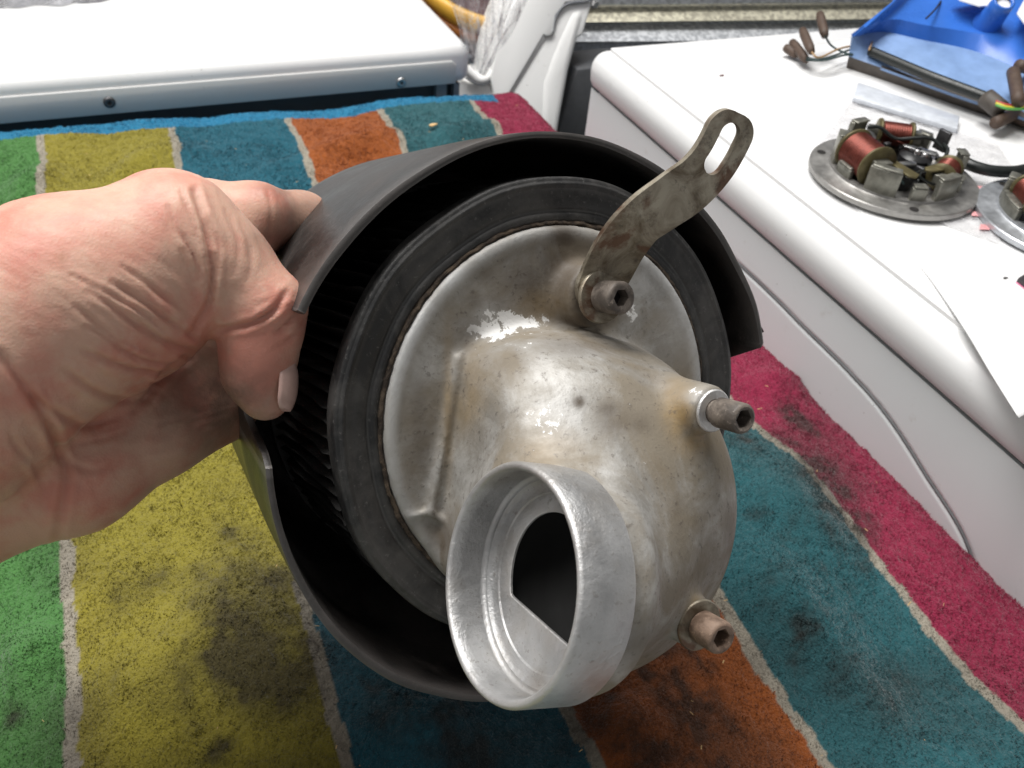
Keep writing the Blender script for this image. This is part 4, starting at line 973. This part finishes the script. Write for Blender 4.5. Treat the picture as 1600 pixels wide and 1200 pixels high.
# ------------------------------------------------------------------ stator plates
def stator(cx, cy, rot, label, mt):
    z0 = ST+.0012; R0 = .0485
    t = thing('stator_plate', label, 'stator plate', (cx, cy, z0), 'ignition stator plates on the white lid')
    o = np.array([cx, cy, z0]); UP = (np.array([1., 0, 0]), np.array([0, 1., 0]), np.array([0, 0, 1.]))
    def pt(r, a, z): return o+np.array([r*math.cos(R_(a+rot)), r*math.sin(R_(a+rot)), z])
    V, Fc = lathe([(.019, 0), (R0-.0006, 0), (R0, .0006), (R0, .0032), (R0-.0006, .0038), (.0385, .004), (.0375, .0046), (.0372, .0058), (.034, .0060), (.033, .0048), (.019, .0046)], 96, o, UP, True)
    sharp(mk('base_plate', V, Fc, mt, t), 40)
    for a in (20, 150, 265):
        V, Fc = lathe([(.0001, .0042), (.0026, .0042)], 14, pt(.043, a, 0), UP); mk('mounting_hole', V, Fc, M['socket'], t)
    V, Fc = lathe([(.0001, .0030), (.0185, .0030), (.0192, .0044)], 48, o, UP); mk('hub_disc', V, Fc, M['bake'], t)
    # pole shoes round the rim
    def shoe(a0, a1, z1, z_=.0046, r=.0335, th=.0035, mat='lam'):
        V = []; Fc = []; k = 8
        for i in range(k+1):
            a = a0+(a1-a0)*i/k
            V += [pt(r, a, z_), pt(r+th, a, z_), pt(r+th, a, z1), pt(r, a, z1)]
        for i in range(k):
            for e in range(4): Fc.append((4*i+e, 4*i+(e+1) % 4, 4*i+4+(e+1) % 4, 4*i+4+e))
        Fc += [(3, 2, 1, 0), tuple(4*k+e for e in range(4))]
        bevel(mk('pole_shoe', V, Fc, M[mat], t), .0004)
    # coils: copper windings on iron cores, tangential
    def coil(a, r, half, rad, z, fl=.0015):
        c = pt(r, a, z); tv = np.array([-math.sin(R_(a+rot)), math.cos(R_(a+rot)), 0]); ax = frame(tv)
        turns = 12; pr = []
        for i in range(turns):
            h0 = -half+2*half*i/turns; h1 = 2*half/turns
            pr += [(rad-.0011, h0), (rad, h0+h1*.35), (rad, h0+h1*.65)]
        pr.append((rad-.0005, half))
        V, Fc = lathe(pr, 28, c, ax, False); cobj = mk('coil', V, Fc, M['copper'], t)
        for s in (-1, 1):
            V, Fc = lathe([(.002, s*half), (rad+.0010, s*half), (rad+.0012, s*(half+fl*.5)), (rad+.0010, s*(half+fl)), (.002, s*(half+fl))], 28, c, ax, False); mk('coil_cheek', V, Fc, M['brass'], cobj)
        V, Fc = boxv((-1, -1, -1), (1, 1, 1)); V = [c+ax[0]*v[0]*rad*.45+ax[1]*v[1]*rad*.45+ax[2]*v[2]*(half+.007) for v in V]; bevel(mk('core', V, Fc, M['lam'], cobj), .0003)
    coil(196, .0245, .0105, .0108, .0155)
    coil(80, .026, .0085, .0070, .0165)
    coil(-38, .026, .0065, .0070, .0135)
    for a0, a1, z1 in ((158, 176, .022), (222, 250, .0195), (285, 312, .0175), (108, 128, .021), (40, 56, .018), (-12, 4, .020), (186, 206, .011), (262, 276, .013), (60, 96, .012), (-40, -24, .012)): shoe(a0, a1, z1); shoe(a0+1, a1-1, z1+.0012, z1+.0002, .0315, .0055)
    # contact breaker, condenser, cam plate, screws
    V, Fc = lathe([(.0001, .021), (.0045, .021), (.0062, .0195), (.0066, .016), (.0066, .006)], 28, pt(.023, 140, 0), UP); sharp(mk('condenser', V, Fc, M['steel'], t))
    V, Fc = lathe([(.0001, .013), (.006, .013), (.0085, .0115), (.009, .008), (.009, .005)], 28, pt(.016, 250, 0), UP); sharp(mk('breaker_base', V, Fc, M['bake'], t))
    V, Fc = lathe([(.0001, .0155), (.0065, .0155), (.0095, .0135), (.0098, .005)], 28, pt(.012, 20, 0), UP); sharp(mk('breaker_base', V, Fc, M['bake'], t))
    for r, a, z in ((.016, 250, .013), (.014, 238, .0125), (.012, 20, .0155), (.015, 5, .015), (.020, 262, .012), (.012, 40, .0152), (.018, 30, .014)):
        V, Fc = lathe([(.0001, .0022), (.0018, .0022), (.0024, .0014), (.0025, -.001)], 12, pt(r, a, z), UP); s = mk('screw', V, Fc, M['steel'], t)
        V, Fc = boxv((-.002, -.0003, .0021), (.002, .0003, .0024)); mk('slot', [np.array(v)+pt(r, a, z) for v in V], Fc, M['socket'], s, smooth=False)
    for (r1, a1, r2, a2, w_, z, mt_) in ((.016, 225, .030, 262, .004, .0165, 'brass'), (.024, 285, .027, 325, .0045, .0175, 'brass'), (.010, 60, .02, 0, .003, .0165, 'steel'), (.018, 235, .012, 285, .0025, .0155, 'steel')):
        a_, b_ = pt(r1, a1, z), pt(r2, a2, z); d = (b_-a_)/np.linalg.norm(b_-a_); s_ = np.cross(d, [0, 0, 1])*w_
        V, Fc = extrude([a_-s_*.6, b_-s_, b_+d*w_*.6, b_+s_, a_+s_*.6, a_-d*w_*.5], np.array([0, 0, .0012])); bevel(mk('contact_arm', V, Fc, M[mt_], t), .0003)
    for pts, rr, mt_ in (([(.026, 125, .0215), (.022, 110, .022), (.016, 85, .018), (.018, 50, .020), (.024, 30, .021), (.030, 10, .016)], .0011, 'sleeve'), ([(.022, 160, .018), (.014, 150, .012), (.008, 200, .012), (.014, 240, .013)], .0009, 'wire_dark'),
                       ([(.030, 20, .019), (.026, 0, .020), (.022, -20, .017), (.016, -40, .012), (.017, -80, .012)], .0011, 'sleeve'), ([(.014, 90, .010), (.006, 120, .013), (.004, 220, .011)], .0012, 'sleeve')):
        V, Fc = tube(spline([pt(*q) for q in pts], 30), rr, 8); mk('lead_wire', V, Fc, M[mt_], t)
    for k in range(16):
        a, r_, z = random.uniform(0, 360), random.uniform(.008, .030), random.uniform(.006, .013); hw = random.uniform(.0015, .0036)
        V, Fc = boxv((-hw, -hw*random.uniform(.4, .9), 0), (hw, hw*.7, random.uniform(.002, .0055))); an = random.random()*6; ca, sa = math.cos(an), math.sin(an)
        bevel(mk('clip', [pt(r_, a, z)+np.array([v[0]*ca-v[1]*sa, v[0]*sa+v[1]*ca, v[2]]) for v in V], Fc, M[random.choice(['lam', 'bake', 'brass', 'darksteel', 'bake'])], t), .0004)
    for k in range(5):
        a = random.uniform(0, 360); q = [(random.uniform(.012, .030), a+random.uniform(20, 40)*j, random.uniform(.010, .018)) for j in range(4)]
        V, Fc = tube(spline([pt(*p_) for p_ in q], 20), .0007, 6); mk('lead_wire', V, Fc, M[random.choice(['sleeve', 'wire_dark', 'copper'])], t)
    V, Fc = boxv((-.004, -.0012, 0), (.004, .0012, .012)); c, s_ = math.cos(R_(rot-60)), math.sin(R_(rot-60))
    bevel(mk('terminal_tag', [pt(.031, 25, .014)+np.array([v[0]*c-v[1]*s_, v[0]*s_+v[1]*c, v[2]]) for v in V], Fc, M['darksteel'], t), .0004)
    return t, pt
sA, ptA = stator(.4015, .3340, -22, 'complete round stator plate with bright red copper coils, lying on a clear bag', M['alu'])
sB, ptB = stator(*(pl(1660, 359)[:2]), 75, 'second stator plate, half visible, rust stained beside the first one', M['alublue'])
# sleeve running from the first stator
cb = thing('stator_cable', 'black sleeved cable leaving the stator plate with yellow and green wire ends', 'cable', tuple(pl(1560, 262)))
q = [on(a, b, 2, ST+.010) for a, b in ((1500, 250), (1522, 260), (1550, 267), (1585, 268), (1612, 262))]
V, Fc = tube(spline(q, 24), .0034, 12); mk('sleeve', V, Fc, M['sleeve'], cb)
for k, mt in enumerate(('wire_yellow', 'wire_green', 'wire_tan')):
    q = [on(a, b+k*3-3, 2, ST+.010) for a, b in ((1586, 266), (1612, 260), (1650, 252), (1700, 250))]; V, Fc = tube(spline(q, 20), .0011, 8); mk('wire', V, Fc, M[mt], cb)

# ------------------------------------------------------------------ blue moulded part and its harness
def blue_part():
    t = thing('blue_panel', 'blue moulded plastic motorcycle panel with raised boss, standing on the right white lid', 'plastic panel', tuple(pl(1450, 120)))
    A0, B0 = pl(1322, 106), pl(1640, 214)
    # rows along the bottom edge; each row is defined in space by its height above the lid
    def row(pts, z): return spline([on(a, b, 2, z) for a, b in pts], 40)
    r0 = row(((1322, 106), (1400, 132), (1480, 160), (1560, 187), (1640, 214)), LT+.0003)
    r1 = row(((1326, 88), (1400, 114), (1480, 143), (1545, 165), (1640, 198)), LT+.010)
    r2 = row(((1332, 58), (1380, 50), (1440, 62), (1530, 82), (1640, 128)), LT+.024)
    r3 = row(((1352, 43), (1395, 30), (1450, 40), (1540, 55), (1640, 84)), LT+.034)
    r4 = row(((1398, 2), (1440, -10), (1500, -5), (1560, 5), (1640, 18)), LT+.045)
    r5 = row(((1440, -60), (1480, -66), (1530, -62), (1590, -58), (1660, -50)), LT+.062)
    def loft(rows, name, mat):
        n = min(len(r) for r in rows); V = []; Fc = []
        for r in rows: V += list(r[:n])
        for k in range(len(rows)-1):
            for i in range(n-1): Fc.append((k*n+i, k*n+i+1, (k+1)*n+i+1, (k+1)*n+i))
        o = mk(name, V, Fc, mat, t)
        bm = bmesh.new(); bm.from_mesh(o.data); bmesh.ops.recalc_face_normals(bm, faces=bm.faces[:])
        bmesh.ops.solidify(bm, geom=bm.faces[:], thickness=.0022); bm.to_mesh(o.data); bm.free(); sharp(o, 40); return o
    loft([r0, r1], 'lower_edge', M['brownedge'])  # blue side wall, its shadow put into the brown colour
    mid = [(.0*r1+.33*r2+.67*r1) for _ in (0,)][0] if len(r1) == len(r2) else r1
    loft([r1, mid, r2], 'flared_skirt', M['bluepale'])
    o = loft([r2, r3, r4, r5], 'upper_face', M['blue'])
    # raised boss and openings
    c = on(1556, 20, 2, LT+.048); dz = np.array([-.25, -.45, .85]); ax = frame(dz)
    V, Fc = lathe([(.0052, .010), (.0060, .012), (.0074, .0115), (.0080, .004), (.0088, -.006), (.0105, -.012)], 36, c, ax); mk('boss', V, Fc, M['blue'], t)
    V, Fc = lathe([(.0001, .0085), (.0062, .0085)], 24, c, ax); mk('boss_opening', V, Fc, M['paper'], t)
    for pts in ([(1488, -8), (1500, 2), (1530, 11), (1548, 10), (1552, -8)], [(1588, 22), (1600, 38), (1622, 44), (1625, 10), (1600, 0)]):
        V, Fc = extrude([on(a, b, 2, LT+.050) for a, b in pts], np.array([0, 0, .0008])); mk('cut_out', V, Fc, M['paper'], t, smooth=False)
    q = [on(a, b, 2, LT+.043) for a, b in ((1470, 2), (1462, 14), (1447, 29))]; V, Fc = tube(spline(q, 12), .0007, 6); mk('crack', V, Fc, M['socket'], t)
blue_part()
def harness():
    t = thing('wiring_harness', 'black sleeved wiring loom along the blue panel with brown bullet connectors', 'wiring', tuple(pl(1400, 110)))
    q = [on(a, b, 2, LT+.017) for a, b in ((1360, 80), (1400, 97), (1450, 118), (1500, 137), (1540, 152), (1558, 160))]
    V, Fc = tube(spline(q, 40), .0036, 12); mk('sleeve', V, Fc, M['sleeve'], t)
    ends = [((1281, 22), (1289, 56), .028), ((1254, 47), (1268, 81), .020), ((1238, 66), (1260, 94), .010), ((1227, 74), (1246, 86), .007)]
    for k, (a, b, z) in enumerate(ends):
        pa, pb = on(a[0], a[1], 2, LT+z), on(b[0], b[1], 2, LT+z*.75)
        V, Fc = tube(np.linspace(pa, pb, 6), [.0028, .0034, .0034, .0034, .0034, .0026], 12); mk('bullet_connector', V, Fc, M['conn'], t)
        via = [((1300, 72), (1325, 84), (1345, 84)), ((1280, 90), (1312, 76), (1340, 72)), ((1290, 94), (1320, 86), (1348, 86)), ((1275, 93), (1300, 88), (1335, 76))][k]
        V, Fc = tube(spline([pb]+[on(x, y, 2, LT+.012) for x, y in via]+[on(1362, 80, 2, LT+.017)], 30), .0008, 8); mk('wire', V, Fc, M[('wire_dark', 'wire_tan', 'wire_dark', 'wire_dark')[k]], t)
    q = [on(a, b, 2, LT+.02) for a, b in ((1363, 45), (1364, 60), (1358, 78))]; V, Fc = tube(spline(q, 12), .0007, 6); mk('wire', V, Fc, M['wire_tan'], t)
    for a, b, z in (((1583, 112), (1592, 160), .030), ((1592, 102), (1625, 112), .032), ((1556, 192), (1598, 172), .010), ((1575, 175), (1640, 205), .008)):
        V, Fc = tube(np.linspace(on(*a, 2, LT+z), on(*b, 2, LT+z*.8), 6), .0042, 12); mk('bullet_connector', V, Fc, M['conn'], t)
    V, Fc = tube(np.linspace(on(1540, 152, 2, LT+.018), on(1564, 172, 2, LT+.015), 5), .0062, 12); mk('tape_wrap', V, Fc, M['brownedge'], t)
    for k, mt in enumerate(('wire_red', 'wire_yellow', 'wire_green')):
        q = [on(a, b+k*3, 2, LT+.02) for a, b in ((1556, 158), (1575, 164), (1600, 164), (1640, 160))]; V, Fc = tube(spline(q, 20), .0008, 8); mk('wire', V, Fc, M[mt], t)
harness()

# ------------------------------------------------------------------ small loose bits
def chip(px, py, z, size, mat, label, cat, name):
    c = on(px, py, 2, z); k = 7; pts = [c+np.array([size*random.uniform(.5, 1)*math.cos(2*math.pi*i/k), size*.6*random.uniform(.5, 1)*math.sin(2*math.pi*i/k), size*.15*random.random()]) for i in range(k)]
    V, Fc = extrude(pts, np.array([0, 0, size*.22])); return tag(mk(name, V, Fc, mat, smooth=False), label, cat)
chip(676, 197, .016, .0048, M['chip'], 'orange brown wood chip on the teal stripe near the far towel edge', 'wood chip', 'wood_chip')
chip(1127, 119, LT+.0002, .0028, M['maroon'], 'small dark crumb on the bare far corner of the right lid', 'crumb', 'crumb')
chip(1571, 436, LT+.001, .0022, M['socket'], 'tiny black triangular flake beside the dark card', 'flake', 'flake')
V, Fc = extrude([pl(1588, 440, LT+.0018), pl(1612, 424, LT+.0018), pl(1660, 450, LT+.0018), pl(1625, 470, LT+.0018)], np.array([0, 0, .002]))
dk = thing('dark_card', 'dark card with pink edge at the picture edge below the second stator plate', 'card', tuple(pl(1610, 445)))
mk('card_face', V, Fc, M['black_card'], dk, smooth=False)
V, Fc = extrude([pl(1586, 443, LT+.0012), pl(1612, 424, LT+.0012), pl(1660, 450, LT+.0012), pl(1625, 474, LT+.0012)], np.array([0, 0, .0007])); mk('card_edge', V, Fc, M['pinkedge'], dk, smooth=False)
parts = []
for _ in range(150):
    x = random.uniform(-.12, .31); y = random.uniform(.06, .66); s = random.uniform(.00025, .0007); a = random.random()*6.3
    c = np.array([x, y, .0095+random.random()*.004]); d = np.array([math.cos(a), math.sin(a), .1])*s*random.uniform(1, 2.6); e = np.array([-math.sin(a), math.cos(a), .2])*s*.4
    parts.append(([c-d-e, c+d-e*.6, c+d*.8+e, c-d*.9+e, c+np.array([0, 0, s*.5])], [(0, 1, 4), (1, 2, 4), (2, 3, 4), (3, 0, 4)]))
V, Fc = join(parts); o = mk('debris', V, Fc, M['chip'], smooth=False); o['kind'] = 'stuff'; o['label'] = 'fine pale crumbs scattered over the towel'
